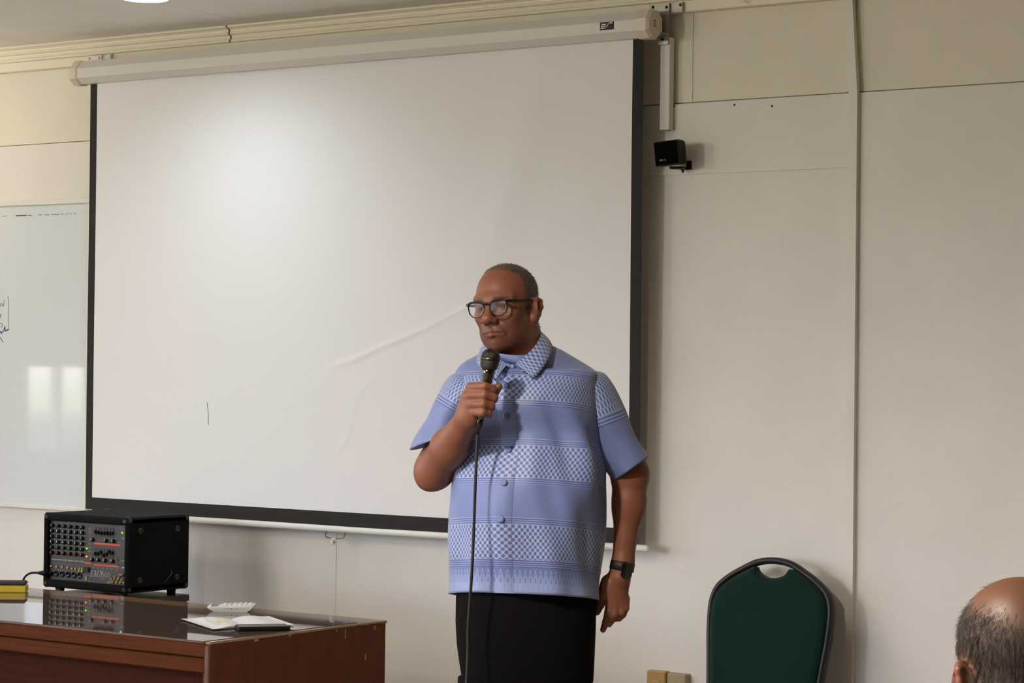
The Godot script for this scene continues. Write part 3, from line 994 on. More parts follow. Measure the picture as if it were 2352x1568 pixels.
func build_microphone() -> void:
	var a := Vector3(-0.0350, 1.5779, 0.2320)
	var b := Vector3(-0.0560, 1.4432, 0.2140)
	var mic := thing("microphone", "silver handheld microphone with a round mesh head gripped by the standing man", "microphone", Vector3(-3.2001, 0.0000, 2.5286), 35.46457)
	var xf := along(a - b, b)
	var len := (a - b).length()
	var st := new_st()
	lathe(st, [Vector2(0.0080, 0.0), Vector2(0.0092, 0.002), Vector2(0.0096, 0.02), Vector2(0.0112, len - 0.062), Vector2(0.0145, len - 0.034), Vector2(0.0150, len - 0.027), Vector2(0.0130, len - 0.024)], 28, xf)
	part(mic, "handle", done(st), M.steel)
	st = new_st()
	var prof := []
	for i in 25:
		var t := -PI / 2 + PI * i / 24.0
		var r := 0.0212 * cos(t)
		var h := 0.0212 * sin(t)
		if t < 0.0:
			r = lerpf(0.0165, 0.0212, sqrt(1.0 - pow(-sin(t), 2.0)))
			h = 0.0235 * sin(t)
		prof.append(Vector2(maxf(r, 0.0005), len + h))
	prof.push_front(Vector2(0.0140, len - 0.0245))
	lathe(st, prof, 40, xf)
	var gr := part(mic, "grille", done(st), M.mesh_metal)
	st = new_st()
	lathe(st, [Vector2(0.0208, len - 0.0040), Vector2(0.0222, len - 0.0030), Vector2(0.0222, len + 0.0020), Vector2(0.0208, len + 0.0030)], 40, xf)
	part(gr, "grille_band", done(st), M.dark_steel)
	# wires of the grille
	st = new_st()
	for k in 20:
		var pts := []
		var az := TAU * k / 20.0
		for i in 11:
			var t := -1.2 + 2.65 * i / 10.0
			pts.append(xf * Vector3(cos(az + t * 0.5) * 0.0214 * cos(t), len + 0.0214 * sin(t), sin(az + t * 0.5) * 0.0214 * cos(t)))
			
		tube(st, pts, 0.00042, 4)
		pts = []
		for i in 11:
			var t := -1.2 + 2.65 * i / 10.0
			pts.append(xf * Vector3(cos(az - t * 0.5) * 0.0214 * cos(t), len + 0.0214 * sin(t), sin(az - t * 0.5) * 0.0214 * cos(t)))
		tube(st, pts, 0.00042, 4)
	part(gr, "grille_wire", done(st), M.steel, "", "stuff")
	# cable with its plug
	var cab := thing("microphone_cable", "black cable hanging from the microphone down past the blue shirt", "cable", Vector3(-3.2001, 0.0000, 2.5286), 35.46457)
	st = new_st()
	lathe(st, [Vector2(0.0005, -0.034), Vector2(0.0042, -0.034), Vector2(0.0050, -0.020), Vector2(0.0082, -0.016), Vector2(0.0088, 0.000), Vector2(0.0070, 0.002), Vector2(0.0005, 0.002)], 18, xf)
	part(cab, "plug", done(st), M.black_gloss)
	var keys := [xf * Vector3(0, -0.030, 0), Vector3(-0.0617, 1.3968, 0.2100), Vector3(-0.0634, 1.3486, 0.2120), Vector3(-0.0653, 1.2813, 0.2160), Vector3(-0.0670, 1.1947, 0.2160), Vector3(-0.0698, 1.1076, 0.2100), Vector3(-0.0730, 1.0488, 0.2000), Vector3(-0.0770, 0.9705, 0.1900), Vector3(-0.0785, 0.8636, 0.1850), Vector3(-0.10, 0.45, 0.19), Vector3(-0.11, 0.15, 0.20), Vector3(-0.14, 0.03, 0.23), Vector3(-0.22, 0.0045, 0.28), Vector3(-0.45, 0.0045, 0.22), Vector3(-0.80, 0.0045, 0.34), Vector3(-1.2, 0.0045, 0.30)]
	st = new_st()
	tube(st, curve(keys, 8), 0.0034, 10)
	part(cab, "cord", done(st), M.black_rubber)

# ------------------------------------------------------------------ the listener
func build_listener() -> void:
	var who := thing("person", "seated listener seen from behind, balding with grey hair, at the right edge", "person", Vector3(-1.1808, 0.0000, 4.2758), 35.46457)
	var sc := 1.10
	var head := Transform3D(Basis(Vector3.UP, PI + deg_to_rad(6.0)) * Basis(Vector3.RIGHT, deg_to_rad(4.0)) * Basis.from_scale(Vector3.ONE * sc), Vector3(0.0033, 1.2008, 0.0000))
	var tone := Color(0.135, 0.058, 0.030)
	var root := Color(0.085, 0.060, 0.048)
	var buf := new_buf()
	var heads := head_list("listener")
	var spots := net(buf, heads, Vector3(-0.098, -0.19, -0.125), Vector3(0.098, 0.112, 0.124), 0.0032, head,
		func(p: Vector3) -> Color:
			var c := skin_tone(tone, p, hair_audience(p) * 0.9, root)
			if absf(p.x) > 0.074: c = Color(0.200, 0.066, 0.036)
			return c)
	var plain := func(_p: Vector3) -> Color: return tone
	# seated body; he faces -z here
	var T := []
	T.append(cap(Vector3(0, 1.10, 0.03), Vector3(0, 0.92, 0.04), 0.060, 0.10, 0.04))
	T.append(cap(Vector3(-0.16, 0.96, 0.04), Vector3(0.16, 0.96, 0.04), 0.055, 0.055, 0.05))
	T.append(ell(Vector3(0, 0.78, 0.03), Vector3(0.15, 0.20, 0.10), 0.05))
	T.append(ell(Vector3(0, 0.58, 0.03), Vector3(0.16, 0.13, 0.12), 0.05))
	for s: float in [-1.0, 1.0]:
		T.append(cap(Vector3(s * 0.19, 0.95, 0.04), Vector3(s * 0.24, 0.70, 0.0), 0.045, 0.038, 0.03))
		T.append(cap(Vector3(s * 0.24, 0.70, 0.0), Vector3(s * 0.13, 0.625, -0.20), 0.036, 0.024, 0.02))
		T.append(cap(Vector3(s * 0.08, 0.53, 0.0), Vector3(s * 0.12, 0.53, -0.42), 0.072, 0.055, 0.03))
		T.append(cap(Vector3(s * 0.12, 0.52, -0.42), Vector3(s * 0.12, 0.10, -0.40), 0.052, 0.036, 0.02))
	net(buf, T, Vector3(-0.32, 0.04, -0.52), Vector3(0.32, 1.16, 0.20), 0.013, Transform3D(), plain)
	for s: float in [-1.0, 1.0]:
		var H := []
		H.append(cap(Vector3(s * 0.16, 0.645, -0.15), Vector3(s * 0.13, 0.625, -0.20), 0.026, 0.024, 0.02))
		H.append(ell(Vector3(s * 0.115, 0.618, -0.240), Vector3(0.036, 0.015, 0.046), 0.015, Vector3(6, s * 18, 0)))
		for f in 4:
			var a := Vector3(s * (0.135 - f * 0.0185), 0.618, -0.272 + 0.004 * absf(f - 1.5))
			var l: float = [0.052, 0.066, 0.070, 0.060][f]
			hand_chain(H, [a, a + Vector3(-s * 0.006, 0.004, -l * 0.45), a + Vector3(-s * 0.010, -0.004, -l * 0.78), a + Vector3(-s * 0.012, -0.014, -l)], [0.0098, 0.0090, 0.0082, 0.0068], 0.005)
		hand_chain(H, [Vector3(s * 0.095, 0.618, -0.225), Vector3(s * 0.068, 0.616, -0.255), Vector3(s * 0.058, 0.612, -0.285)], [0.0135, 0.0105, 0.0085], 0.010)
		net(buf, H, Vector3(minf(s * 0.02, s * 0.22), 0.57, -0.37), Vector3(maxf(s * 0.02, s * 0.22), 0.69, -0.11), 0.0034, Transform3D(), plain)
	part(who, "body", buf_mesh(buf), M.skin)
	grow(who, spots, hair_audience, head, 15000, 0.0100, 0.00024, Vector3(0, -1.0, 0.15), 0.93,
		[Color(0.026, 0.018, 0.014), Color(0.040, 0.029, 0.023), Color(0.060, 0.046, 0.038), Color(0.030, 0.021, 0.016), Color(0.036, 0.026, 0.020), Color(0.16, 0.145, 0.13)], "dark hair streaked with grey round a bald crown")
	for s: float in [-1.0, 1.0]:
		eye(who, head * Vector3(s * 0.030, -0.0015, 0.0688), 0.0118 * sc, head.basis * Vector3(0, 0, 1.0))
	var st := new_st()
	var rings := []
	for q: Array in [[0.50, 0.175, 0.135, 0.02], [0.60, 0.185, 0.140, 0.02], [0.72, 0.180, 0.130, 0.025], [0.86, 0.195, 0.125, 0.03], [0.94, 0.215, 0.110, 0.035], [0.985, 0.205, 0.095, 0.038], [1.01, 0.165, 0.080, 0.04], [1.035, 0.110, 0.072, 0.04], [1.06, 0.075, 0.070, 0.038], [1.085, 0.070, 0.068, 0.034]]:
		var ring := PackedVector3Array()
		for j in 40:
			var ph := -TAU * j / 40
			ring.append(Vector3(signf(cos(ph)) * pow(absf(cos(ph)), 0.85) * q[1], q[0], q[3] + signf(sin(ph)) * pow(absf(sin(ph)), 0.85) * q[2]))
		rings.append(ring)
	loft(st, rings, true, true, false)
	for s: float in [-1.0, 1.0]:
		tube(st, curve([Vector3(s * 0.15, 0.96, 0.04), Vector3(s * 0.20, 0.93, 0.04), Vector3(s * 0.225, 0.84, 0.025), Vector3(s * 0.24, 0.74, 0.01)], 5), 0.062, 18)
	part(who, "shirt", done(st), M.grey_cloth)
	st = new_st()
	for s: float in [-1.0, 1.0]:
		tube(st, curve([Vector3(s * 0.085, 0.555, 0.10), Vector3(s * 0.09, 0.545, -0.05), Vector3(s * 0.115, 0.54, -0.30), Vector3(s * 0.12, 0.53, -0.42), Vector3(s * 0.12, 0.44, -0.455), Vector3(s * 0.12, 0.25, -0.43), Vector3(s * 0.12, 0.07, -0.415)], 5), 0.074, 20)
	part(who, "trousers", done(st), M.black_cloth)
	for s: float in [-1.0, 1.0]:
		var shoe := []
		for q: Array in [[-0.34, 0.028, 0.045], [-0.36, 0.036, 0.07], [-0.43, 0.042, 0.085], [-0.49, 0.042, 0.07], [-0.55, 0.047, 0.055], [-0.59, 0.042, 0.045], [-0.615, 0.028, 0.034]]:
			var ring := PackedVector3Array()
			for j in 20:
				var ph := -TAU * j / 20
				ring.append(Vector3(s * 0.12 + cos(ph) * q[1], maxf(0.0, q[2] * 0.5 + sin(ph) * q[2] * 0.5), q[0]))
			shoe.append(ring)
		st = new_st()
		loft(st, shoe)
		part(who, "shoe", done(st), M.black_leather)

# ------------------------------------------------------------------ the room
const CEIL := 2.89
const X0 := -9.6
const X1 := 2.2
const Z1 := 10.2

func build_room() -> void:
	struct("floor", span(Vector3(X0 - 0.2, -0.15, -0.2), Vector3(X1 + 0.2, 0, Z1 + 0.2)), M.floor, "pale beige tiled floor of the meeting room")
	# ceiling of boards with narrow joints
	var ceiling := struct("ceiling", span(Vector3(X0 - 0.2, CEIL + 0.012, -0.2), Vector3(X1 + 0.2, CEIL + 0.15, Z1 + 0.2)), M.ceiling, "pale painted board ceiling above the screen wall")
	var x := -6.185 - 1.22 * 3
	while x < X1:
		for k in 5:
			var a := Vector3(maxf(x + 0.0015, X0), CEIL, 0.0 if k == 0 else k * 2.44 - 0.4)
			var b := Vector3(minf(x + 1.2185, X1), CEIL + 0.012, minf((k + 1) * 2.44 - 0.403, Z1))
			if b.x > a.x and b.z > a.z:
				part(ceiling, "ceiling_panel", span(a, b, 0.001), M.ceiling)
		x += 1.22
	# screen wall: a backing, boards on it
	var wall := struct("wall_front", span(Vector3(X0 - 0.2, 0, -0.2), Vector3(X1 + 0.2, CEIL + 0.012, -0.025)), M.wall_low, "cream panelled wall behind the projection screen")
	var up := [X0, -8.6, -6.7, -4.247, -3.625, -1.2, X1]
	for i in up.size() - 1:
		part(wall, "wall_panel", span(Vector3(up[i] + 0.0008, 2.4805, -0.026), Vector3(up[i + 1] - 0.0008, CEIL, -0.010), 0.0008), M.wall_up)
	var low := [X0, -8.2, -7.0, -5.792, -3.615, -1.2, X1]
	for i in low.size() - 1:
		var m: StandardMaterial3D = M.wall_low
		part(wall, "wall_panel", span(Vector3(low[i] + 0.0006, 0, -0.026), Vector3(low[i + 1] - 0.0006, 2.476, 0.0), 0.0012), m)
	part(wall, "ledge_strip", span(Vector3(-4.9, 2.232, 0), Vector3(-3.632, 2.2475, 0.007), 0.0), M.wall_low)
	for p: Vector2 in [Vector2(-4.315, 2.470), Vector2(-4.075, 2.461), Vector2(-3.93, 2.449)]:   # nail heads
		var s0 := new_st()
		lathe(s0, [Vector2(0.004, 0.0), Vector2(0.004, 0.0008), Vector2(0.0005, 0.0012)], 10, along(Vector3.BACK, Vector3(p.x, p.y, 0)))
		part(wall, "nail_head", done(s0), M.rust)
	var sh := new_st()
	tube(sh, curve([Vector3(-4.02, 2.835, 0.040), Vector3(-4.02, 2.822, 0.044), Vector3(-4.013, 2.806, 0.046), Vector3(-4.022, 2.799, 0.046), Vector3(-4.033, 2.806, 0.046)], 5), 0.002, 8)
	part(wall, "cup_hook", done(sh), M.white_paint)
	# batten on the right
	var st := new_st()
	prism(st, PackedVector2Array([Vector2(-3.624, 0), Vector2(-3.596, 0), Vector2(-3.603, 2.472), Vector2(-3.625, 2.79), Vector2(-3.650, 2.79), Vector2(-3.634, 2.472)]), 0.0, 0.020)
	tag(part(self, "trim_1", done(st), M.wall_low, "cream vertical batten on the wall right of the small speaker", "structure"), "", "trim")
	# fascia board and moulding under the ceiling
	st = new_st()
	cbox(st, Vector3(X1 - X0, 0.040, 0.036), 0.003, Transform3D(Basis(), Vector3((X0 + X1) / 2, 2.807, 0.008)))
	tag(part(self, "trim_2", done(st), M.trim, "flat cream fascia board under the ceiling moulding", "structure"), "", "trim")
	var prof := [Vector2(0.0, 2.826), Vector2(0.034, 2.826), Vector2(0.036, 2.829), Vector2(0.036, 2.836), Vector2(0.031, 2.839), Vector2(0.030, 2.846), Vector2(0.033, 2.853), Vector2(0.041, 2.856), Vector2(0.043, 2.859), Vector2(0.043, 2.863), Vector2(0.039, 2.866), Vector2(0.040, 2.872), Vector2(0.047, 2.878), Vector2(0.056, 2.881), Vector2(0.058, 2.884), Vector2(0.058, 2.8895), Vector2(0.0, 2.8895)]
	for seg: Array in [[X0, -6.345], [-6.335, X1]]:
		st = new_st()
		var poly := PackedVector2Array()
		for p: Vector2 in prof: poly.append(Vector2(-p.x, p.y))
		prism(st, poly, seg[0], seg[1], Transform3D(Basis(Vector3(0, 0, -1), Vector3.UP, Vector3.RIGHT), Vector3.ZERO))
		tag(part(self, "trim_3" if seg[0] == X0 else "trim_4", done(st), M.trim, "ribbed cream ceiling moulding " + ("left of its broken joint" if seg[0] == X0 else "right of its broken joint above the screen"), "structure"), "", "trim")
	# the other walls; low ribbon windows in the left one
	var spans := [[2.02, 2.62, 1.05, 1.58], [3.4, 4.8, 0.90, 2.35], [6.2, 7.6, 0.90, 2.35]]   # z0, z1, sill, head
	st = new_st()
	var zs := -0.2
	for s: Array in spans + [[Z1 + 0.2, 0.0, 0.0, 0.0]]:
		cbox(st, Vector3(0.2, CEIL + 0.012, s[0] - zs), 0.0, Transform3D(Basis(), Vector3(X0 - 0.1, (CEIL + 0.012) / 2, (zs + s[0]) / 2)))
		if s[1] > 0.0:
			cbox(st, Vector3(0.2, s[2], s[1] - s[0]), 0.0, Transform3D(Basis(), Vector3(X0 - 0.1, s[2] / 2, (s[0] + s[1]) / 2)))
			cbox(st, Vector3(0.2, CEIL + 0.012 - s[3], s[1] - s[0]), 0.0, Transform3D(Basis(), Vector3(X0 - 0.1, (CEIL + 0.012 + s[3]) / 2, (s[0] + s[1]) / 2)))
		zs = s[1]
	struct("wall_left", done(st), M.wall_low, "cream side wall with windows left of the whiteboard")
	struct("wall_right", span(Vector3(X1, 0, -0.2), Vector3(X1 + 0.2, CEIL + 0.012, Z1 + 0.2)), M.wood_panel, "wood panelled side wall at the right of the room")
	st = new_st()   # wall behind the audience, with one wide window at its left
	var bw := [-9.2, -4.6, 0.6, 2.45]
	for q: Array in [[X0 - 0.2, bw[0], 0.0, CEIL + 0.012], [bw[1], X1 + 0.2, 0.0, CEIL + 0.012], [bw[0], bw[1], 0.0, bw[2]], [bw[0], bw[1], bw[3], CEIL + 0.012]]:
		cbox(st, Vector3(q[1] - q[0], q[3] - q[2], 0.2), 0.0, Transform3D(Basis(), Vector3((q[0] + q[1]) / 2, (q[2] + q[3]) / 2, Z1 + 0.1)))
	struct("wall_back", done(st), M.wood_panel, "wood panelled wall behind the audience")
	var wb := Node3D.new()
	wb.name = "window_4"
	add_child(wb, true)
	tag(wb, "wide window in the wall behind the audience", "window", "", "structure")
	st = new_st()
	for y: float in [bw[2] + 0.02, bw[3] - 0.02]:
		cbox(st, Vector3(bw[1] - bw[0], 0.04, 0.06), 0.004, Transform3D(Basis(), Vector3((bw[0] + bw[1]) / 2, y, Z1 + 0.1)))
	for k in 4:
		cbox(st, Vector3(0.04, bw[3] - bw[2] - 0.08, 0.06), 0.004, Transform3D(Basis(), Vector3(lerpf(bw[0] + 0.02, bw[1] - 0.02, k / 3.0), (bw[2] + bw[3]) / 2, Z1 + 0.1)))
	part(wb, "window_frame", done(st), M.white_paint)
	for k in 3:
		var c0 := lerpf(bw[0] + 0.02, bw[1] - 0.02, k / 3.0) + 0.02
		var c1 := lerpf(bw[0] + 0.02, bw[1] - 0.02, (k + 1) / 3.0) - 0.02
		st = new_st()
		st.set_smooth_group(-1)
		for p: Vector3 in [Vector3(c0, bw[2] + 0.04, Z1 + 0.1), Vector3(c1, bw[3] - 0.04, Z1 + 0.1), Vector3(c0, bw[3] - 0.04, Z1 + 0.1), Vector3(c0, bw[2] + 0.04, Z1 + 0.1), Vector3(c1, bw[2] + 0.04, Z1 + 0.1), Vector3(c1, bw[3] - 0.04, Z1 + 0.1)]:
			st.add_vertex(p)
		part(wb, "pane", done(st), M.pane)
	for i in 3:
		var z0: float = spans[i][0]
		var z1: float = spans[i][1]
		var g0: float = spans[i][2]
		var g1: float = spans[i][3]
		var w := Node3D.new()
		w.name = "window_%d" % (i + 1)
		add_child(w, true)
		tag(w, ["small low window nearest the whiteboard", "wide window in the middle of the left wall", "wide window of the left wall nearest the back"][i], "window", "", "structure")
		st = new_st()
		for y: float in [g0 + 0.02, g1 - 0.02]:
			cbox(st, Vector3(0.06, 0.04, z1 - z0), 0.004, Transform3D(Basis(), Vector3(X0 - 0.1, y, (z0 + z1) / 2)))
		for z: float in [z0 + 0.02, (z0 + z1) / 2, z1 - 0.02]:
			cbox(st, Vector3(0.06, g1 - g0 - 0.08, 0.04), 0.004, Transform3D(Basis(), Vector3(X0 - 0.1, (g0 + g1) / 2, z)))
		part(w, "window_frame", done(st), M.white_paint)
		for k in 2:
			var c0 := lerpf(z0 + 0.03, z1 - 0.03, k / 2.0) + 0.015
			var c1 := lerpf(z0 + 0.03, z1 - 0.03, (k + 1) / 2.0) - 0.015
			st = new_st()
			st.set_smooth_group(-1)
			for p: Vector3 in [Vector3(X0 - 0.1, g0 + 0.04, c0), Vector3(X0 - 0.1, g1 - 0.04, c0), Vector3(X0 - 0.1, g1 - 0.04, c1), Vector3(X0 - 0.1, g0 + 0.04, c0), Vector3(X0 - 0.1, g1 - 0.04, c1), Vector3(X0 - 0.1, g0 + 0.04, c1)]:
				st.add_vertex(p)
			part(w, "pane", done(st), M.pane)
	# what lies outside the windows
	struct("ground", span(Vector3(-60, -0.3, -40), Vector3(X0 - 0.2, -0.16, 50)), M.grass, "sunlit lawn outside the windows")
	part(get_node("ground"), "lawn", span(Vector3(X0 - 0.2, -0.3, Z1 + 0.2), Vector3(30, -0.16, 60)), M.grass)

func downlight(at: Vector2, energy: float, label: String, angle := 74.0, soft := 0.9, tint := Color(1.0, 0.93, 0.82), dome := false) -> void:
	var o := thing("ceiling_light", label, "ceiling light", Vector3(at.x, CEIL, at.y), 0.0, "round ceiling lights")
	var st := new_st()
	lathe(st, [Vector2(0.0862, -0.0042), Vector2(0.091, -0.003), Vector2(0.092, 0.0), Vector2(0.084, 0.0)], 40)
	part(o, "trim_ring", done(st), M.white_paint)
	if dome:
		st = new_st()
		tube(st, [Vector3(0, -0.005, 0), Vector3(0, -0.21, 0)], 0.008, 8)
		part(o, "rod", done(st), M.white_paint)
	st = new_st()
	if dome:   # opal globe that throws light to all sides
		ball(st, Vector3(0, -0.30, 0), Vector3(0.11, 0.10, 0.11), 24)
	else:
		lathe(st, [Vector2(0.0005, -0.0045), Vector2(0.0855, -0.0045), Vector2(0.0855, -0.001), Vector2(0.0005, -0.001)], 40)
	part(o, "diffuser", done(st), M.lamp)
	var l: Light3D
	if dome:
		l = OmniLight3D.new()
		l.omni_range = 20
		l.omni_attenuation = 2
	else:
		l = SpotLight3D.new()
		l.spot_angle = angle
		l.spot_angle_attenuation = soft
		l.spot_range = 20
		l.spot_attenuation = 2
	l.name = "lamp_light"
	o.add_child(l)
	l.position.y = -0.30 if dome else -0.03
	l.rotation_degrees.x = -90
	l.light_energy = energy
	l.light_color = tint
	l.light_size = 0.09 if dome else 0.08
	l.shadow_enabled = true

func build_screen() -> void:
	var s := thing("projection_screen", "large white pull-down projection screen with black borders hanging on the cream wall", "screen")
	var xa := -7.088
	var xb := -4.372
	# octagonal case
	var oct := PackedVector2Array([Vector2(0.095, 2.694), Vector2(0.128, 2.694), Vector2(0.153, 2.716), Vector2(0.153, 2.754), Vector2(0.128, 2.786), Vector2(0.085, 2.786), Vector2(0.062, 2.764), Vector2(0.062, 2.716)])
	var xf := Transform3D(Basis(Vector3(0, 0, -1), Vector3.UP, Vector3.RIGHT), Vector3.ZERO)
	var mk := func(poly: PackedVector2Array, grow_by: float) -> PackedVector2Array:
		var r := PackedVector2Array()
		for p in poly:
			var c := Vector2(0.108, 2.740)
			var q := c + (p - c) * grow_by
			r.append(Vector2(-q.x, q.y))
		return r
	var st := new_st()
	prism(st, mk.call(oct, 1.0), xa, xb, xf)
	var case := part(s, "case", done(st), M.screen_case)
	for e: Array in [[-7.114, -7.060], [-4.388, -4.326]]:
		st = new_st()
		var big: PackedVector2Array = mk.call(oct, 1.10)
		var small: PackedVector2Array = mk.call(oct, 0.92)
		prism(st, big, e[0] + 0.010, e[1] - 0.010, xf)
		for k in 2:   # chamfered rims
			var rr := []
			for q: Array in ([[big, e[0] + 0.010], [small, e[0]]] if k == 0 else [[small, e[1]], [big, e[1] - 0.010]]):
				var ring := PackedVector3Array()
				for p: Vector2 in q[0]: ring.append(xf * Vector3(p.x, p.y, q[1]))
				rr.append(ring)
			loft(st, rr, true, true, true, [], -1)
		part(case, "end_cap", done(st), M.cap_plastic)
	# maker's plate: three bars and a sweeping S on black
	part(case, "maker_plate", span(Vector3(-4.523, 2.7265, 0.1525), Vector3(-4.466, 2.7535, 0.1538)), M.ink)
	st = new_st()
	var px := Transform3D(Basis(), Vector3(-4.523, 2.7265, 0.1541))
	for q: Array in [[0.0085, 0.0195, 0.0235], [0.0060, 0.0135, 0.0210]]:
		stroke(st, [Vector2(q[0], q[1]), Vector2(q[2], q[1])], 0.0032, px)
	stroke(st, [Vector2(0.0040, 0.0068), Vector2(0.0205, 0.0070), Vector2(0.0255, 0.0095), Vector2(0.0330, 0.0195), Vector2(0.0385, 0.0225), Vector2(0.0500, 0.0232)], 0.0034, px)
	part(case, "maker_mark", done(st), M.print_pale)
	# dark print on the right end cap
	st = new_st()
	for q: Array in [[0.104, 2.750, 0.016], [0.106, 2.741, 0.014], [0.104, 2.733, 0.018]]:
		cbox(st, Vector3(0.0006, 0.006, q[2]), 0.0, Transform3D(Basis(), Vector3(-4.3257, q[1], q[0] + 0.008)))
	part(case, "end_print", done(st), M.print_grey)
	# fabric: white sheet with soft creases; black borders
	var z := 0.100
	var creases := [[[Vector2(-5.755, 1.553), Vector2(-5.63, 1.587), Vector2(-5.50, 1.636), Vector2(-5.30, 1.70), Vector2(-5.02, 1.82)], 0.0026, 0.011], [[Vector2(-5.72, 1.235), Vector2(-5.665, 1.285), Vector2(-5.64, 1.36), Vector2(-5.62, 1.45), Vector2(-5.55, 1.52)], 0.0020, 0.010], [[Vector2(-5.755, 1.553), Vector2(-5.85, 1.45), Vector2(-5.90, 1.30)], 0.0012, 0.03], [[Vector2(-5.05, 1.95), Vector2(-4.93, 2.20), Vector2(-4.86, 2.45), Vector2(-4.82, 2.66)], 0.0075, 0.085]]
	var relief := func(x: float, y: float) -> float:
		var d := 0.0035 * sin(x * 2.1 + 0.6) * sin(y * 1.7) + 0.0012 * sin(x * 6.0 + y * 4.0)
		var p := Vector2(x, y)
		for c: Array in creases:
			var best := 9.0
			var end := 1.0
			var line: Array = c[0]
			for i in line.size() - 1:
				var q := Geometry2D.get_closest_point_to_segment(p, line[i], line[i + 1])
				var dd := q.distance_to(p)
				if dd < best:
					best = dd
					end = minf(1.0, 4.0 * minf(q.distance_to(line[0]) + 0.1, q.distance_to(line[line.size() - 1]) + 0.1))
			d += c[1] * exp(-pow(best / c[2], 2)) * end
		return d
	var sheet := func(ax: float, ay: float, bx: float, by: float, nx: int, ny: int, lift: float) -> ArrayMesh:
		var t := new_st()
		var rows := []
		for j in ny + 1:
			var row := PackedVector3Array()
			for i in nx + 1:
				var x := lerpf(ax, bx, float(i) / nx)
				var y := lerpf(ay, by, float(j) / ny)
				row.append(Vector3(x, y, z + lift + relief.call(x, y)))
			rows.append(row)
		var back := []
		for row: PackedVector3Array in rows:
			var r := PackedVector3Array()
			for p in row: r.append(p - Vector3(0, 0, 0.0015))
			back.push_front(r)
		loft(t, rows, false)
		loft(t, back, false)
		return done(t)
	var fabric := part(s, "fabric", sheet.call(-6.998, 1.016, -4.420, 2.720, 360, 240, 0.0), M.screen_white)
	part(s, "black_border", sheet.call(-7.036, 0.968, -6.998, 2.720, 2, 60, 0.0), M.screen_black)
	part(s, "black_border", sheet.call(-4.420, 0.968, -4.377, 2.720, 2, 60, 0.0), M.screen_black)
	part(s, "black_border", sheet.call(-6.998, 0.960, -4.420, 1.016, 80, 2, 0.0), M.screen_black)
	st = new_st()
	stroke(st, [Vector2(-6.374, 1.412), Vector2(-6.369, 1.385), Vector2(-6.3665, 1.355), Vector2(-6.3660, 1.325)], 0.0022, Transform3D(Basis(), Vector3(0, 0, z + 0.0003 + relief.call(-6.37, 1.37))))
	part(fabric, "pen_mark", done(st), M.ink)
	# weight bar, pull handle and its string
	st = new_st()
	var ring := []
	for x: float in [-7.052, -7.048, -4.340, -4.335]:
		var r := PackedVector3Array()
		var k := 0.6 if x == -7.052 or x == -4.335 else 1.0
		for j in 16:
			var a := TAU * j / 16
			r.append(Vector3(x, 0.952 + cos(a) * 0.012 * k, z + sin(a) * 0.010 * k))
		ring.append(r)
	loft(st, ring)
	part(s, "weight_bar", done(st), M.white_bar)
	st = new_st()
	tube(st, curve([Vector3(-5.752, 0.944, z), Vector3(-5.757, 0.932, z + 0.006), Vector3(-5.752, 0.921, z + 0.010), Vector3(-5.735, 0.918, z + 0.012), Vector3(-5.712, 0.917, z + 0.012), Vector3(-5.690, 0.918, z + 0.012), Vector3(-5.670, 0.920, z + 0.010), Vector3(-5.664, 0.932, z + 0.006), Vector3(-5.669, 0.944, z)], 4), 0.0016, 8)
	var hd := part(s, "pull_handle", done(st), M.steel)
	st = new_st()
	var kn := []
	for i in 26:
		var t := i * 0.9
		kn.append(Vector3(-5.716 + 0.012 * cos(t) * (1.0 - i / 40.0), 0.917 - i * 0.0009, z + 0.012 + 0.007 * sin(t * 1.3)))
	tube(st, kn, 0.0026, 6)
	tube(st, [Vector3(-5.716, 0.905, z + 0.012), Vector3(-5.714, 0.75, z + 0.011), Vector3(-5.712, 0.60, z + 0.011), Vector3(-5.711, 0.40, z + 0.010)], 0.0008, 6)
	for e: Vector3 in [Vector3(-5.735, 0.905, z + 0.013), Vector3(-5.700, 0.918, z + 0.018)]:
		tube(st, [Vector3(-5.716, 0.912, z + 0.014), e], 0.0012, 6)
	part(hd, "string", done(st), M.string)
	# wall brackets
	st = new_st()
	cbox(st, Vector3(0.136, 0.034, 0.003), 0.0008, Transform3D(Basis(), Vector3(-4.331, 2.803, 0.0285)))
	cbox(st, Vector3(0.0025, 0.034, 0.012), 0.0, Transform3D(Basis(), Vector3(-4.3165, 2.803, 0.034)))
	cbox(st, Vector3(0.0025, 0.034, 0.012), 0.0, Transform3D(Basis(), Vector3(-4.264, 2.803, 0.034)))
	cbox(st, Vector3(0.040, 0.120, 0.003), 0.0008, Transform3D(Basis(), Vector3(-4.337, 2.738, 0.038)))
	cbox(st, Vector3(0.004, 0.075, 0.040), 0.0008, Transform3D(Basis(), Vector3(-4.350, 2.750, 0.058)))
	cbox(st, Vector3(0.034, 0.003, 0.040), 0.0008, Transform3D(Basis(), Vector3(-4.335, 2.714, 0.058)))
	var br := part(s, "bracket", done(st), M.galvanised)
	for p: Vector3 in [Vector3(-4.386, 2.812, 0.030), Vector3(-4.331, 2.808, 0.030), Vector3(-4.275, 2.812, 0.030), Vector3(-4.340, 2.697, 0.040)]:
		st = new_st()
		lathe(st, [Vector2(0.0055, 0.0), Vector2(0.0055, 0.002), Vector2(0.0030, 0.0035), Vector2(0.0004, 0.0036)], 12, along(Vector3.BACK, p))
		part(br, "bracket_screw", done(st), M.rust)
	st = new_st()
	cbox(st, Vector3(0.038, 0.318, 0.004), 0.001, Transform3D(Basis(), Vector3(-4.334, 2.545, 0.030)))
	cbox(st, Vector3(0.004, 0.318, 0.028), 0.001, Transform3D(Basis(), Vector3(-4.317, 2.545, 0.016)))
	part(s, "bracket_arm", done(st), M.wall_low)
	st = new_st()
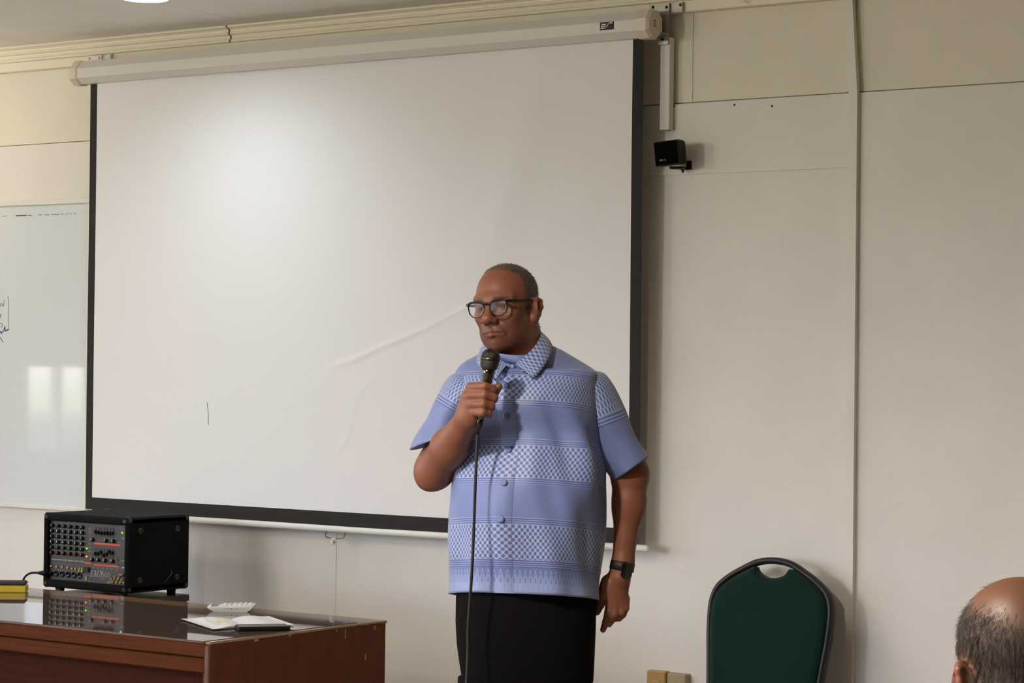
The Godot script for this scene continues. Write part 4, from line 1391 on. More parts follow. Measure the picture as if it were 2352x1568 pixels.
	cbox(st, Vector3(0.144, 0.036, 0.003), 0.0008, Transform3D(Basis(), Vector3(-7.060, 2.806, 0.0285)))
	cbox(st, Vector3(0.0025, 0.034, 0.012), 0.0, Transform3D(Basis(), Vector3(-7.042, 2.806, 0.034)))
	cbox(st, Vector3(0.0025, 0.034, 0.012), 0.0, Transform3D(Basis(), Vector3(-6.989, 2.806, 0.034)))
	cbox(st, Vector3(0.030, 0.060, 0.040), 0.002, Transform3D(Basis(), Vector3(-7.050, 2.770, 0.046)))
	br = part(s, "bracket", done(st), M.wall_low)
	for p: Vector3 in [Vector3(-7.120, 2.812, 0.030), Vector3(-7.062, 2.812, 0.030), Vector3(-7.000, 2.814, 0.030)]:
		st = new_st()
		lathe(st, [Vector2(0.0050, 0.0), Vector2(0.0050, 0.002), Vector2(0.0030, 0.0035), Vector2(0.0004, 0.0036)], 12, along(Vector3.BACK, p))
		part(br, "bracket_screw", done(st), M.galvanised)

func build_whiteboard() -> void:
	var w := thing("whiteboard", "glossy whiteboard with marker writing left of the projection screen", "whiteboard")
	part(w, "board", span(Vector3(-8.75, 0.962, 0.001), Vector3(-7.125, 2.222, 0.018), 0.001), M.whiteboard)
	for r: Array in [[Vector3(-8.77, 2.218, 0.001), Vector3(-7.105, 2.240, 0.026)], [Vector3(-8.77, 0.948, 0.001), Vector3(-7.105, 0.966, 0.026)], [Vector3(-8.77, 0.966, 0.001), Vector3(-8.75, 2.218, 0.026)], [Vector3(-7.125, 0.966, 0.001), Vector3(-7.105, 2.218, 0.024)]]:
		part(w, "frame_rail", span(r[0], r[1], 0.003), M.rail)
	var b: Vector3 = Vector3(-7.6425, 1.7835, 0.0185)
	var xf := Transform3D(Basis(), Vector3(b.x, b.y, 0.0183))
	var st := new_st()
	# box corner line and the ends of black words
	for q: Array in [["drawn_line", [Vector2(0.047, 0.054), Vector2(0.052, 0.035), Vector2(0.052, 0.0), Vector2(0.052, -0.05), Vector2(0.058, -0.084)]], ["written_word", [Vector2(-0.02, 0.02), Vector2(0.002, 0.012), Vector2(0.004, 0.024), Vector2(0.014, 0.022), Vector2(0.012, 0.014), Vector2(0.022, 0.014), Vector2(0.024, 0.038)]], ["written_word", [Vector2(-0.010, -0.022), Vector2(-0.004, -0.034), Vector2(0.006, -0.022), Vector2(0.004, -0.036)]], ["written_word", [Vector2(-0.01, -0.066), Vector2(0.006, -0.060), Vector2(0.016, -0.062), Vector2(0.012, -0.078)]]]:
		st = new_st()
		stroke(st, q[1], 0.0022, xf)
		part(w, q[0], done(st), M.marker_black)
	st = new_st()
	stroke(st, [Vector2(-0.01, -0.103), Vector2(0.006, -0.094), Vector2(0.010, -0.102), Vector2(0.020, -0.094), Vector2(0.026, -0.086), Vector2(0.032, -0.074), Vector2(0.034, -0.092), Vector2(0.055, -0.086)], 0.0048, xf)
	part(w, "written_word", done(st), M.marker_blue, "blue word")
	st = new_st()
	stroke(st, [Vector2(-0.01, -0.116), Vector2(0.004, -0.120), Vector2(0.022, -0.140)], 0.0030, xf)
	part(w, "drawn_line", done(st), M.marker_blue)
	st = new_st()
	var top: Vector3 = Vector3(-7.4399, 2.1774, 0.0185)
	var xt := Transform3D(Basis(), Vector3(top.x, top.y, 0.0183))
	for q: Array in [[-0.20, -0.17, 0.0016], [-0.115, -0.05, 0.0042], [-0.04, -0.018, 0.0026], [0.02, 0.045, 0.0018], [0.06, 0.085, 0.002], [0.10, 0.145, 0.0022], [0.155, 0.172, 0.002], [0.185, 0.20, 0.002], [0.208, 0.22, 0.0016], [0.235, 0.238, 0.004]]:
		stroke(st, [Vector2(q[0], 0.001 * sin(q[0] * 90.0)), Vector2(q[1], 0.0015 * sin(q[1] * 70.0))], q[2], xt)
	part(w, "smudged_line", done(st), M.marker_black, "", "stuff")

func build_small_speaker() -> void:
	var s := thing("speaker", "small black cube loudspeaker on a wall bracket right of the screen", "speaker", Vector3(-4.272, 2.298, 0.085))
	var turn := Basis(Vector3.UP, 0.05) * Basis(Vector3.BACK, 0.075) * Basis(Vector3.RIGHT, 0.06)
	var st := new_st()
	var rings := []
	for q: Array in [[-0.040, 0.62, 0.60], [-0.036, 0.78, 0.76], [-0.026, 0.92, 0.90], [-0.010, 0.985, 0.98], [0.022, 1.0, 1.0], [0.030, 1.0, 1.0], [0.0325, 0.985, 0.985]]:
		var r := PackedVector3Array()
		for c: Vector2 in [Vector2(-1, -0.9), Vector2(-0.9, -1), Vector2(0.9, -1), Vector2(1, -0.9), Vector2(1, 0.9), Vector2(0.9, 1), Vector2(-0.9, 1), Vector2(-1, 0.9)]:
			r.append(turn * Vector3(c.x * 0.0475 * q[1], c.y * 0.0425 * q[2], q[0]))
		rings.append(r)
	rings.reverse()
	loft(st, rings, true, true, true, [], -1)
	part(s, "cabinet", done(st), M.black_plastic)
	st = new_st()
	cbox(st, Vector3(0.088, 0.078, 0.004), 0.0015, Transform3D(turn, turn * Vector3(0, 0, 0.0335)))
	var g := part(s, "grille", done(st), M.speaker_cloth)
	st = new_st()
	cbox(st, Vector3(0.0030, 0.0056, 0.0006), 0.0, Transform3D(turn, turn * Vector3(-0.0235, -0.0215, 0.0358)))
	part(g, "badge", done(st), M.print_pale)
	text_part(g, "badge_lettering", "lamon", 0.0052, Transform3D(turn, turn * Vector3(-0.0115, -0.0215, 0.0358)), M.print_grey)
	st = new_st()
	cbox(st, Vector3(0.020, 0.034, 0.006), 0.002, Transform3D(Basis(), Vector3(0.022, -0.036, -0.082)))
	cbox(st, Vector3(0.026, 0.008, 0.070), 0.003, Transform3D(Basis(Vector3.UP, 0.3), Vector3(0.012, -0.047, -0.048)))
	lathe(st, [Vector2(0.0005, -0.006), Vector2(0.016, -0.006), Vector2(0.018, 0.002), Vector2(0.0005, 0.003)], 16, Transform3D(Basis(), Vector3(0.004, -0.046, -0.016)))
	lathe(st, [Vector2(0.0005, -0.004), Vector2(0.004, -0.003), Vector2(0.004, 0.012), Vector2(0.0005, 0.012)], 12, Transform3D(Basis(), Vector3(0.014, -0.058, -0.055)))
	part(s, "bracket", done(st), M.black_plastic)

func build_sockets() -> void:
	var spec := [["wall_socket", "yellowed wall socket low on the wall between the man and the chair", -4.3385, 0.4915, "socket_yellow"], ["wall_socket", "beige wall socket touching the right side of the yellowed one", -4.2570, 0.4890, "socket_beige"]]
	for q: Array in spec:
		var s := thing(q[0], q[1], "socket", Vector3(q[2], q[3], 0.0), 0.0, "low wall sockets")
		part(s, "box", box_mesh(Vector3(0.076, 0.076, 0.034), 0.004, Vector3(0, 0, 0.017)), M[q[4]])
		var st := new_st()
		lathe(st, [Vector2(0.0005, 0.0), Vector2(0.020, 0.0), Vector2(0.020, 0.003), Vector2(0.016, 0.004), Vector2(0.0005, 0.004)], 24, along(Vector3.BACK, Vector3(0, -0.010, 0.033)))
		var f := part(s, "face", done(st), M[q[4]])
		st = new_st()
		for h: Vector2 in [Vector2(0, 0.006), Vector2(-0.008, -0.007), Vector2(0.008, -0.007)]:
			lathe(st, [Vector2(0.0028, 0.0), Vector2(0.0028, 0.0006), Vector2(0.0004, 0.0006)], 10, along(Vector3.BACK, Vector3(h.x, h.y - 0.010, 0.037)))
		part(f, "pin_hole", done(st), M.ink)

func build_desk() -> void:
	var d := thing("desk", "dark reddish-brown wooden desk with a glass top in front of the whiteboard", "desk", Vector3(-5.69, 0, 1.50))
	var o := -d.position
	var bx := func(a: Vector3, b: Vector3, bev: float) -> ArrayMesh: return span(a + o, b + o, bev)
	var xl := -6.72
	var xr := -4.676
	part(d, "side_panel", bx.call(Vector3(xr - 0.030, 0, 1.100), Vector3(xr, 0.7515, 1.905), 0.001), M.wood_side)
	part(d, "side_panel", bx.call(Vector3(xl, 0, 1.100), Vector3(xl + 0.03, 0.757, 1.905), 0.002), M.wood_side)
	part(d, "back_panel", bx.call(Vector3(xl + 0.03, 0.10, 1.112), Vector3(xr - 0.03, 0.740, 1.130), 0.001), M.wood_side)
	part(d, "front_panel", bx.call(Vector3(xl + 0.03, 0.06, 1.860), Vector3(xr - 0.03, 0.700, 1.880), 0.001), M.wood_front)
	part(d, "edge_moulding", bx.call(Vector3(xl, 0.7145, 1.860), Vector3(xr - 0.014, 0.7555, 1.914), 0.004), M.wood)
	part(d, "edge_moulding", bx.call(Vector3(xl, 0.6680, 1.860), Vector3(xr - 0.018, 0.7120, 1.910), 0.005), M.wood)
	part(d, "corner_post", bx.call(Vector3(xr - 0.020, 0.0, 1.880), Vector3(xr - 0.001, 0.7515, 1.913), 0.003), M.wood_worn)
	part(d, "top_board", bx.call(Vector3(xl + 0.004, 0.735, 1.098), Vector3(xr - 0.022, 0.7545, 1.902), 0.001), M.wood_dark)
	part(d, "top_rim", bx.call(Vector3(xl, 0.7520, 1.092), Vector3(xr, 0.7605, 1.212), 0.002), M.wood_gloss)
	part(d, "top_rim", bx.call(Vector3(xr - 0.0225, 0.7520, 1.212), Vector3(xr, 0.7605, 1.908), 0.002), M.wood_gloss)
	part(d, "glass_top", bx.call(Vector3(xl + 0.004, 0.7555, 1.2145), Vector3(xr - 0.024, 0.7620, 1.911), 0.0006), M.glass_top, "dark glass sheet on the desk top")
	# worn chips along the right edge
	var st := new_st()
	for q: Array in [[1.155, 0.742, 0.006, 0.012], [1.30, 0.735, 0.004, 0.030], [1.34, 0.748, 0.004, 0.008], [1.56, 0.752, 0.012, 0.006], [1.71, 0.750, 0.018, 0.007], [1.20, 0.655, 0.005, 0.018]]:
		cbox(st, Vector3(0.0006, q[3], q[2]), 0.0, Transform3D(Basis(), Vector3(xr + 0.0002, q[1], q[0]) + o))
	part(d, "worn_chip", done(st), M.chip, "pale chips in the varnish", "stuff")
	# small objects on the glass
	var top := 0.762
	# duster
	var e := thing("board_eraser", "yellow board eraser with a black felt top at the left end of the desk", "eraser", Vector3(-6.232, top, 1.262), 40.0)
	part(e, "grip", box_mesh(Vector3(0.150, 0.024, 0.072), 0.003, Vector3(0, 0.012, 0)), M.yellow)
	st = new_st()
	cbox(st, Vector3(0.148, 0.014, 0.068), 0.006, Transform3D(Basis(), Vector3(0, 0.031, 0)))
	part(e, "felt", done(st), M.felt)
	# calculator
	var c := thing("calculator", "white desk calculator with raised keys behind the folded leaflet", "calculator", Vector3(-5.222, top, 1.215), 37.0)
	st = new_st()
	var rr := []
	for q: Array in [[0.0, 0.72, 0.80], [0.008, 0.86, 0.88], [0.020, 0.98, 0.98], [0.026, 1.0, 1.0], [0.028, 0.985, 0.985]]:
		var r := PackedVector3Array()
		for k: Vector2 in [Vector2(-1, -0.92), Vector2(-0.95, -1), Vector2(0.95, -1), Vector2(1, -0.92), Vector2(1, 0.92), Vector2(0.95, 1), Vector2(-0.95, 1), Vector2(-1, 0.92)]:
			r.append(Vector3(k.x * 0.100 * q[1], q[0] + (0.004 * k.x * (q[0] / 0.028)), -k.y * 0.078 * q[2]))
		rr.append(r)
	loft(st, rr, true, true, true, [], -1)
	part(c, "case", done(st), M.white_plastic)
	c.scale = Vector3(0.76, 0.68, 0.56)
	for i in 6:
		for j in 4:
			part(c, "key", box_mesh(Vector3(0.017, 0.007, 0.020), 0.003, Vector3(-0.030 + i * 0.022, 0.0305 + 0.04 * (-0.030 + i * 0.022), -0.046 + j * 0.027)), M.white_plastic)
	st = new_st()
	cbox(st, Vector3(0.030, 0.002, 0.110), 0.0005, Transform3D(Basis(Vector3.BACK, 0.04), Vector3(-0.070, 0.0265, 0)))
	part(c, "display", done(st), M.lcd)
	st = new_st()
	for q: Array in [[-0.004, 0.006], [0.008, 0.004], [0.024, 0.012], [0.040, 0.003], [0.050, 0.004]]:
		cbox(st, Vector3(q[1], 0.005, 0.0006), 0.0, Transform3D(Basis(), Vector3(q[0] - 0.02, 0.016, 0.0755)))
	part(c, "rim_print", done(st), M.print_grey)
	# leaflet: two pages lifted at the outer edges
	var l := thing("leaflet", "open folded white leaflet with yellow print between calculator and phone", "leaflet", Vector3(0, 0, 0))
	var page := func(p0: Vector3, p1: Vector3, p2: Vector3, p3: Vector3, lift: Array) -> ArrayMesh:   # p0-p3 along the fold, p1-p2 outer
		var t := new_st()
		var rows := []
		for j in 13:
			var v := j / 12.0
			var row := PackedVector3Array()
			for i in 13:
				var u := i / 12.0
				var p := p0.lerp(p1, u).lerp(p3.lerp(p2, u), v)
				p.y = top + 0.0012 + lift[0] * sin(PI * minf(u * 1.2, 1.0)) + lift[1] * u * u
				row.append(p)
			rows.append(row)
		var back := []
		for row: PackedVector3Array in rows:
			var r := PackedVector3Array()
			for p in row: r.append(p - Vector3(0, 0.0006, 0))
			back.push_front(r)
		loft(t, rows, false)
		loft(t, back, false)
		return done(t)
	var f0 := Vector3(-5.045, 0, 1.415)
	var f1 := Vector3(-4.852, 0, 1.555)
	part(l, "page", page.call(f0, Vector3(-5.139, 0, 1.541), Vector3(-4.866, 0, 1.693), f1, [0.007, 0.004]), M.paper)
	part(l, "page", page.call(f0, Vector3(-4.998, 0, 1.288), Vector3(-4.775, 0, 1.425), f1, [0.007, 0.003]), M.paper)
	st = new_st()
	for q: Array in [[0.35, 0.010, 0.9, 0.0028], [0.50, 0.35, 0.62, 0.0085]]:
		var a: Vector3 = f0.lerp(Vector3(-5.139, 0, 1.541), q[0]).lerp(f1.lerp(Vector3(-4.866, 0, 1.693), q[0]), q[1] + 0.12)
		var b: Vector3 = f0.lerp(Vector3(-5.139, 0, 1.541), q[0]).lerp(f1.lerp(Vector3(-4.866, 0, 1.693), q[0]), q[2])
		var m := (a + b) / 2
		cbox(st, Vector3(a.distance_to(b), 0.0006, q[3]), 0.0, Transform3D(Basis(Vector3.UP, -Vector2(b.x - a.x, b.z - a.z).angle()), Vector3(m.x, top + 0.0012 + 0.0068 * sin(PI * q[0] * 1.2) + 0.004 * q[0] * q[0] + 0.0005, m.z)))
	part(l, "yellow_print", done(st), M.print_yellow)
	st = new_st()
	for q: Array in [[0.58, 0.10, 0.78, 0.0012], [0.66, 0.30, 0.80, 0.0010]]:
		var a: Vector3 = f0.lerp(Vector3(-5.139, 0, 1.541), q[0]).lerp(f1.lerp(Vector3(-4.866, 0, 1.693), q[0]), q[1])
		var b: Vector3 = f0.lerp(Vector3(-5.139, 0, 1.541), q[0]).lerp(f1.lerp(Vector3(-4.866, 0, 1.693), q[0]), q[2])
		var m := (a + b) / 2
		cbox(st, Vector3(a.distance_to(b), 0.0006, q[3]), 0.0, Transform3D(Basis(Vector3.UP, -Vector2(b.x - a.x, b.z - a.z).angle()), Vector3(m.x, top + 0.0012 + 0.0068 * sin(PI * q[0] * 1.2) + 0.004 * q[0] * q[0] + 0.0005, m.z)))
	part(l, "grey_print", done(st), M.print_grey)
	# phone
	var p := thing("phone", "flat black phone lying face up at the right end of the desk", "phone", Vector3(-4.774, top, 1.573), 50.0)
	part(p, "body", box_mesh(Vector3(0.158, 0.013, 0.080), 0.004, Vector3(0, 0.0065, 0)), M.black_plastic)
	part(p, "screen", box_mesh(Vector3(0.150, 0.0012, 0.072), 0.0005, Vector3(0, 0.0134, 0)), M.phone_glass)

func build_mixer() -> void:
	# the low table that carries it, behind the desk
	var t := thing("side_table", "low dark table behind the desk carrying the black mixer", "table", Vector3(-6.37, 0, 0.585))
	part(t, "table_top", box_mesh(Vector3(0.43, 0.025, 0.34), 0.003, Vector3(0, 0.6875, 0)), M.wood_dark)
	for x: float in [-0.19, 0.19]:
		for z: float in [-0.145, 0.145]:
			part(t, "leg", box_mesh(Vector3(0.035, 0.675, 0.035), 0.002, Vector3(x, 0.3375, z)), M.wood_dark)
	var W := 0.438
	var H := 0.275
	var D := 0.330
	var m := thing("audio_mixer", "black powered audio mixer with knobs and orange stripes behind the desk", "mixer", Vector3(-6.372, 0.700, 0.585))
	var y0 := 0.024
	var zf := D / 2
	var st := new_st()
	# cabinet: top, bottom, sides and back round a recessed front
	cbox(st, Vector3(W, 0.028, D), 0.007, Transform3D(Basis(), Vector3(0, y0 + H - 0.014, 0)))
	cbox(st, Vector3(W, 0.028, D), 0.007, Transform3D(Basis(), Vector3(0, y0 + 0.014, 0)))
	for s: float in [-1.0, 1.0]:
		cbox(st, Vector3(0.020, H - 0.004, D), 0.007, Transform3D(Basis(), Vector3(s * (W / 2 - 0.010), y0 + H / 2, 0)))
	cbox(st, Vector3(W - 0.03, H - 0.04, 0.02), 0.002, Transform3D(Basis(), Vector3(0, y0 + H / 2, -zf + 0.012)))
	part(m, "cabinet", done(st), M.carpet_black)
	for sx: float in [-1.0, 1.0]:
		for sy: float in [0.0, 1.0]:
			for sz: float in [-1.0, 1.0]:
				part(m, "corner_guard", box_mesh(Vector3(0.034, 0.030, 0.034), 0.010, Vector3(sx * (W / 2 - 0.0155), y0 + 0.0135 + sy * (H - 0.027), sz * (zf - 0.0155))), M.corner_plastic)
	for sx: float in [-0.165, 0.165]:
		for sz: float in [-0.125, 0.125]:
			st = new_st()
			lathe(st, [Vector2(0.0005, 0.0), Vector2(0.015, 0.0), Vector2(0.018, 0.024), Vector2(0.0005, 0.026)], 16, Transform3D(Basis(), Vector3(sx, 0, sz)))
			part(m, "foot", done(st), M.black_rubber)
	for q: Vector2 in [Vector2(-0.10, 0.045), Vector2(0.095, 0.045), Vector2(-0.10, 0.225), Vector2(0.095, 0.225)]:
		st = new_st()
		lathe(st, [Vector2(0.004, 0.0), Vector2(0.011, 0.0), Vector2(0.012, 0.004), Vector2(0.007, 0.006), Vector2(0.004, 0.003)], 18, along(Vector3.RIGHT, Vector3(W / 2 - 0.001, y0 + q.y, -q.x)))
		part(m, "side_boss", done(st), M.corner_plastic)
	st = new_st()
	tube(st, curve([Vector3(W / 2, y0 + 0.03, -0.035), Vector3(W / 2 + 0.006, y0 + 0.045, -0.045), Vector3(W / 2 + 0.007, y0 + 0.060, -0.060), Vector3(W / 2, y0 + 0.075, -0.066)], 4), 0.002, 8)
	part(m, "side_clip", done(st), M.corner_plastic)
	# front panel: u runs left to right, v from the bottom, metres
	var z := zf - 0.020
	var ox := -W / 2 + 0.022
	var oy := y0 + 0.026
	var pw := W - 0.044
	var ph := H - 0.052
	var panel := part(m, "control_panel", box_mesh(Vector3(pw, ph, 0.006), 0.0, Vector3(0, oy + ph / 2, z - 0.003)), M.mixer_panel)
	var at := func(u: float, v: float, dz := 0.0) -> Vector3: return Vector3(ox + u * pw, oy + v * ph, z + dz)
	var flat := func(called: String, list: Array, mm: Material, dz := 0.0004) -> void:
		var s2 := new_st()
		for q: Array in list:
			cbox(s2, Vector3((q[2] - q[0]) * pw, (q[3] - q[1]) * ph, 0.0008), 0.0, Transform3D(Basis(), at.call((q[0] + q[2]) / 2, (q[1] + q[3]) / 2, dz)))
		part(panel, called, done(s2), mm, "", "stuff" if list.size() > 3 else "")
	flat.call("orange_stripe", [[0.575, 0.644, 0.915, 0.672]], M.orange)
	flat.call("orange_stripe", [[0.575, 0.292, 0.905, 0.320]], M.orange)
	flat.call("orange_stripe", [[0.455, 0.310, 0.548, 0.338]], M.orange)
	var white := []
	for i in 6: white.append([0.018 + i * 0.073, 0.334, 0.083 + i * 0.073, 0.350])
	white.append([0.935, 0.285, 1.0, 0.310])
	white.append([0.93, 0.40, 1.0, 0.408])
	flat.call("name_strip", white, M.print_grey)
	var fine := []
	for r in 6:
		for i in 6:
			fine.append([0.030 + i * 0.080 + 0.003, 0.905 - r * 0.0905 + 0.036, 0.030 + i * 0.080 + 0.034, 0.905 - r * 0.0905 + 0.043])
	for i in 8: fine.append([0.505, 0.895 - i * 0.065, 0.540, 0.912 - i * 0.065])
	for i in 6: fine.append([0.56 + i * 0.06, 0.245, 0.59 + i * 0.06, 0.262])
	fine.append([0.66, 0.075, 0.73, 0.085])
	fine.append([0.63, 0.098, 0.74, 0.102])
	fine.append([0.96, 0.855, 1.0, 0.872])
	fine.append([0.93, 0.76, 1.0, 0.785])
	fine.append([0.88, 0.70, 0.92, 0.712])
	fine.append([0.88, 0.365, 0.92, 0.378])
	flat.call("panel_print", fine, M.print_dim)
	flat.call("section_line", [[0.485, 0.30, 0.488, 0.97], [0.553, 0.30, 0.556, 0.97], [0.0, 0.272, 1.0, 0.275], [0.925, 0.30, 0.928, 0.97], [0.448, 0.30, 0.450, 0.52]], M.print_dim)
	flat.call("socket_plate", [[0.055, 0.03, 0.120, 0.19], [0.130, 0.03, 0.195, 0.19], [0.205, 0.03, 0.270, 0.19], [0.283, 0.03, 0.350, 0.19], [0.363, 0.03, 0.435, 0.19], [0.445, 0.02, 0.535, 0.135]], M.panel_edge, 0.0003)
	# knobs, each row with its own cap colour
	var knob := func(s2: SurfaceTool, s3: SurfaceTool, p: Vector3, r: float) -> void:
		lathe(s2, [Vector2(r * 1.1, 0.0), Vector2(r, 0.004), Vector2(r * 0.86, 0.011), Vector2(0.0004, 0.0115)], 10, along(Vector3.BACK, p))
		cbox(s3, Vector3(0.0030, r * 1.1, 0.0012), 0.0, Transform3D(Basis(), p + Vector3(0, r * 0.35, 0.0118)))
	var caps := [M.knob_teal, M.knob_white, M.knob_teal, M.knob_white, M.knob_teal, M.knob_orange]
	for r in 6:
		var s2 := new_st()
		var s3 := new_st()
		for i in 6:
			knob.call(s2, s3, at.call(0.030 + i * 0.080, 0.905 - r * 0.0905), 0.0072)
		var row := part(m, "knob_row", done(s2), M.black_plastic, "", "stuff")
		part(row, "knob_pointer", done(s3), caps[r], "", "stuff")
	var s4 := new_st()
	var s5 := new_st()
	for q: Array in [[0.565, 0.715], [0.74, 0.715], [0.835, 0.715], [0.565, 0.385], [0.645, 0.388], [0.73, 0.388], [0.83, 0.388]]:
		knob.call(s4, s5, at.call(q[0], q[1]), 0.0072)
	var row2 := part(m, "knob_row", done(s4), M.black_plastic, "", "stuff")
	part(row2, "knob_pointer", done(s5), M.knob_white, "", "stuff")
	# sliders
	var s6 := new_st()
	var s7 := new_st()
	var s8 := new_st()
	var lev := [0.5, 0.45, 0.4, 0.4, 0.45, 0.42, 0.45, 0.4, 0.42, 0.6, 0.3, 0.45, 0.72, 0.62]
	for b in 2:
		for i in 7:
			var u := 0.605 + i * 0.037
			var v0: float = 0.775 - b * 0.345
			cbox(s6, Vector3(0.0022, 0.160 * ph, 0.0010), 0.0, Transform3D(Basis(), at.call(u, v0 + 0.075, 0.0006)))
			for k: float in [-0.013, 0.013]:
				cbox(s8, Vector3(0.0012, 0.150 * ph, 0.0008), 0.0, Transform3D(Basis(), at.call(u + k, v0 + 0.075, 0.0005)))
			cbox(s7, Vector3(0.0075, 0.0125, 0.010), 0.002, Transform3D(Basis(), at.call(u, v0 + 0.15 * lev[b * 7 + i], 0.006)))
	part(panel, "slider_slot", done(s6), M.ink, "", "stuff")
	part(panel, "slider_scale", done(s8), M.print_dim, "", "stuff")
	part(m, "slider_cap", done(s7), M.black_plastic, "", "stuff")
	# sockets
	var s9 := new_st()
	for i in 5:
		lathe(s9, [Vector2(0.008, 0.0), Vector2(0.012, 0.0), Vector2(0.0122, 0.004), Vector2(0.0100, 0.005), Vector2(0.0096, 0.001), Vector2(0.0004, 0.001)], 14, along(Vector3.BACK, at.call(0.088 + i * 0.078, 0.105)))
	part(m, "round_socket", done(s9), M.black_gloss, "", "stuff")
	s9 = new_st()
	for q: Vector2 in [Vector2(0.018, 0.225), Vector2(0.092, 0.225), Vector2(0.165, 0.225), Vector2(0.238, 0.222), Vector2(0.298, 0.215), Vector2(0.342, 0.213), Vector2(0.392, 0.222), Vector2(0.43, 0.220), Vector2(0.392, 0.190), Vector2(0.43, 0.188), Vector2(0.49, 0.095), Vector2(0.49, 0.055), Vector2(0.81, 0.095), Vector2(0.855, 0.105), Vector2(0.90, 0.105), Vector2(0.95, 0.100), Vector2(0.83, 0.055), Vector2(0.88, 0.050), Vector2(0.93, 0.050), Vector2(0.975, 0.060), Vector2(0.86, 0.135), Vector2(0.91, 0.135)]:
		lathe(s9, [Vector2(0.0022, 0.0), Vector2(0.0062, 0.0), Vector2(0.0058, 0.0035), Vector2(0.0034, 0.0045), Vector2(0.0026, 0.001), Vector2(0.0004, 0.001)], 12, along(Vector3.BACK, at.call(q.x, q.y)))
	part(m, "jack_socket", done(s9), M.brass, "", "stuff")
	s9 = new_st()
	cbox(s9, Vector3(0.026, 0.008, 0.010), 0.003, Transform3D(Basis(), at.call(0.945, 0.175, 0.006)))
	part(m, "jack_plug", done(s9), M.brass)
	s9 = new_st()
	cbox(s9, Vector3(0.020, 0.016, 0.018), 0.004, Transform3D(Basis(), at.call(0.020, 0.105, 0.009)))
	part(m, "cable_plug", done(s9), M.steel)
	s9 = new_st()
	cbox(s9, Vector3(0.030, 0.018, 0.010), 0.002, Transform3D(Basis(), at.call(0.49, 0.215, 0.004)))
	part(m, "switch", done(s9), M.ink)
	s9 = new_st()
	for p: Array in [[Vector3(-0.006, 0.0, 0.002), Vector3(-0.004, -0.02, 0.006), Vector3(0.006, -0.032, 0.006), Vector3(0.020, -0.034, 0.003)]]:
		var c := []
		for q: Vector3 in p: c.append(q + at.call(0.895, 0.47, 0.002))
		tube(s9, curve(c, 4), 0.0014, 6)
	part(m, "panel_wire", done(s9), M.steel)
	flat.call("maker_emblem", [[0.755, 0.012, 0.800, 0.062]], M.print_dim)
	for q: Array in [[0.487, 0.565, "led_green"], [0.487, 0.432, "led_orange"], [0.942, 0.862, "led_green"]]:
		s9 = new_st()
		ball(s9, at.call(q[0], q[1], 0.002), Vector3.ONE * 0.0034, 12)
		part(m, "indicator_light", done(s9), M[q[2]], "lit green light" if q[2] == "led_green" else "lit orange light")
	text_part(panel, "model_lettering", "EMX", 0.022, Transform3D(Basis(Vector3.BACK, 0.05) * Basis(Vector3(1, 0, 0), Vector3(0.25, 1, 0), Vector3(0, 0, 1)), at.call(0.615, 0.160, 0.0006)), M.print_grey, "Droid Serif")
	text_part(panel, "model_number", "660", 0.020, Transform3D(Basis(Vector3(1, 0, 0), Vector3(0.12, 1, 0), Vector3(0, 0, 1)), at.call(0.735, 0.155, 0.0006)), M.print_grey)
	# power or signal lead that drops behind the desk
	var lead := thing("lead", "thin black lead plugged into the left of the mixer dropping behind the desk", "cable")
	st = new_st()
	var p0: Vector3 = m.position + at.call(0.020, 0.105, 0.018)
	lathe(st, [Vector2(0.0005, 0.0), Vector2(0.0085, 0.0), Vector2(0.0095, 0.02), Vector2(0.006, 0.034), Vector2(0.0036, 0.042), Vector2(0.0005, 0.042)], 14, along(Vector3(-0.85, 0.05, 0.5), p0))
	part(lead, "plug", done(st), M.black_plastic)
	st = new_st()
	var e := p0 + Vector3(-0.034, 0.002, 0.020)
	tube(st, curve([e, e + Vector3(-0.022, -0.001, 0.012), e + Vector3(-0.046, -0.016, 0.020), e + Vector3(-0.056, -0.045, 0.024), e + Vector3(-0.058, -0.10, 0.026), e + Vector3(-0.060, -0.35, 0.05), e + Vector3(-0.062, -0.60, 0.06), e + Vector3(-0.065, -0.745, 0.07), e + Vector3(-0.16, -0.762, 0.05), e + Vector3(-0.5, -0.762, -0.1)], 6), 0.0042, 10)
	part(lead, "cord", done(st), M.black_rubber)

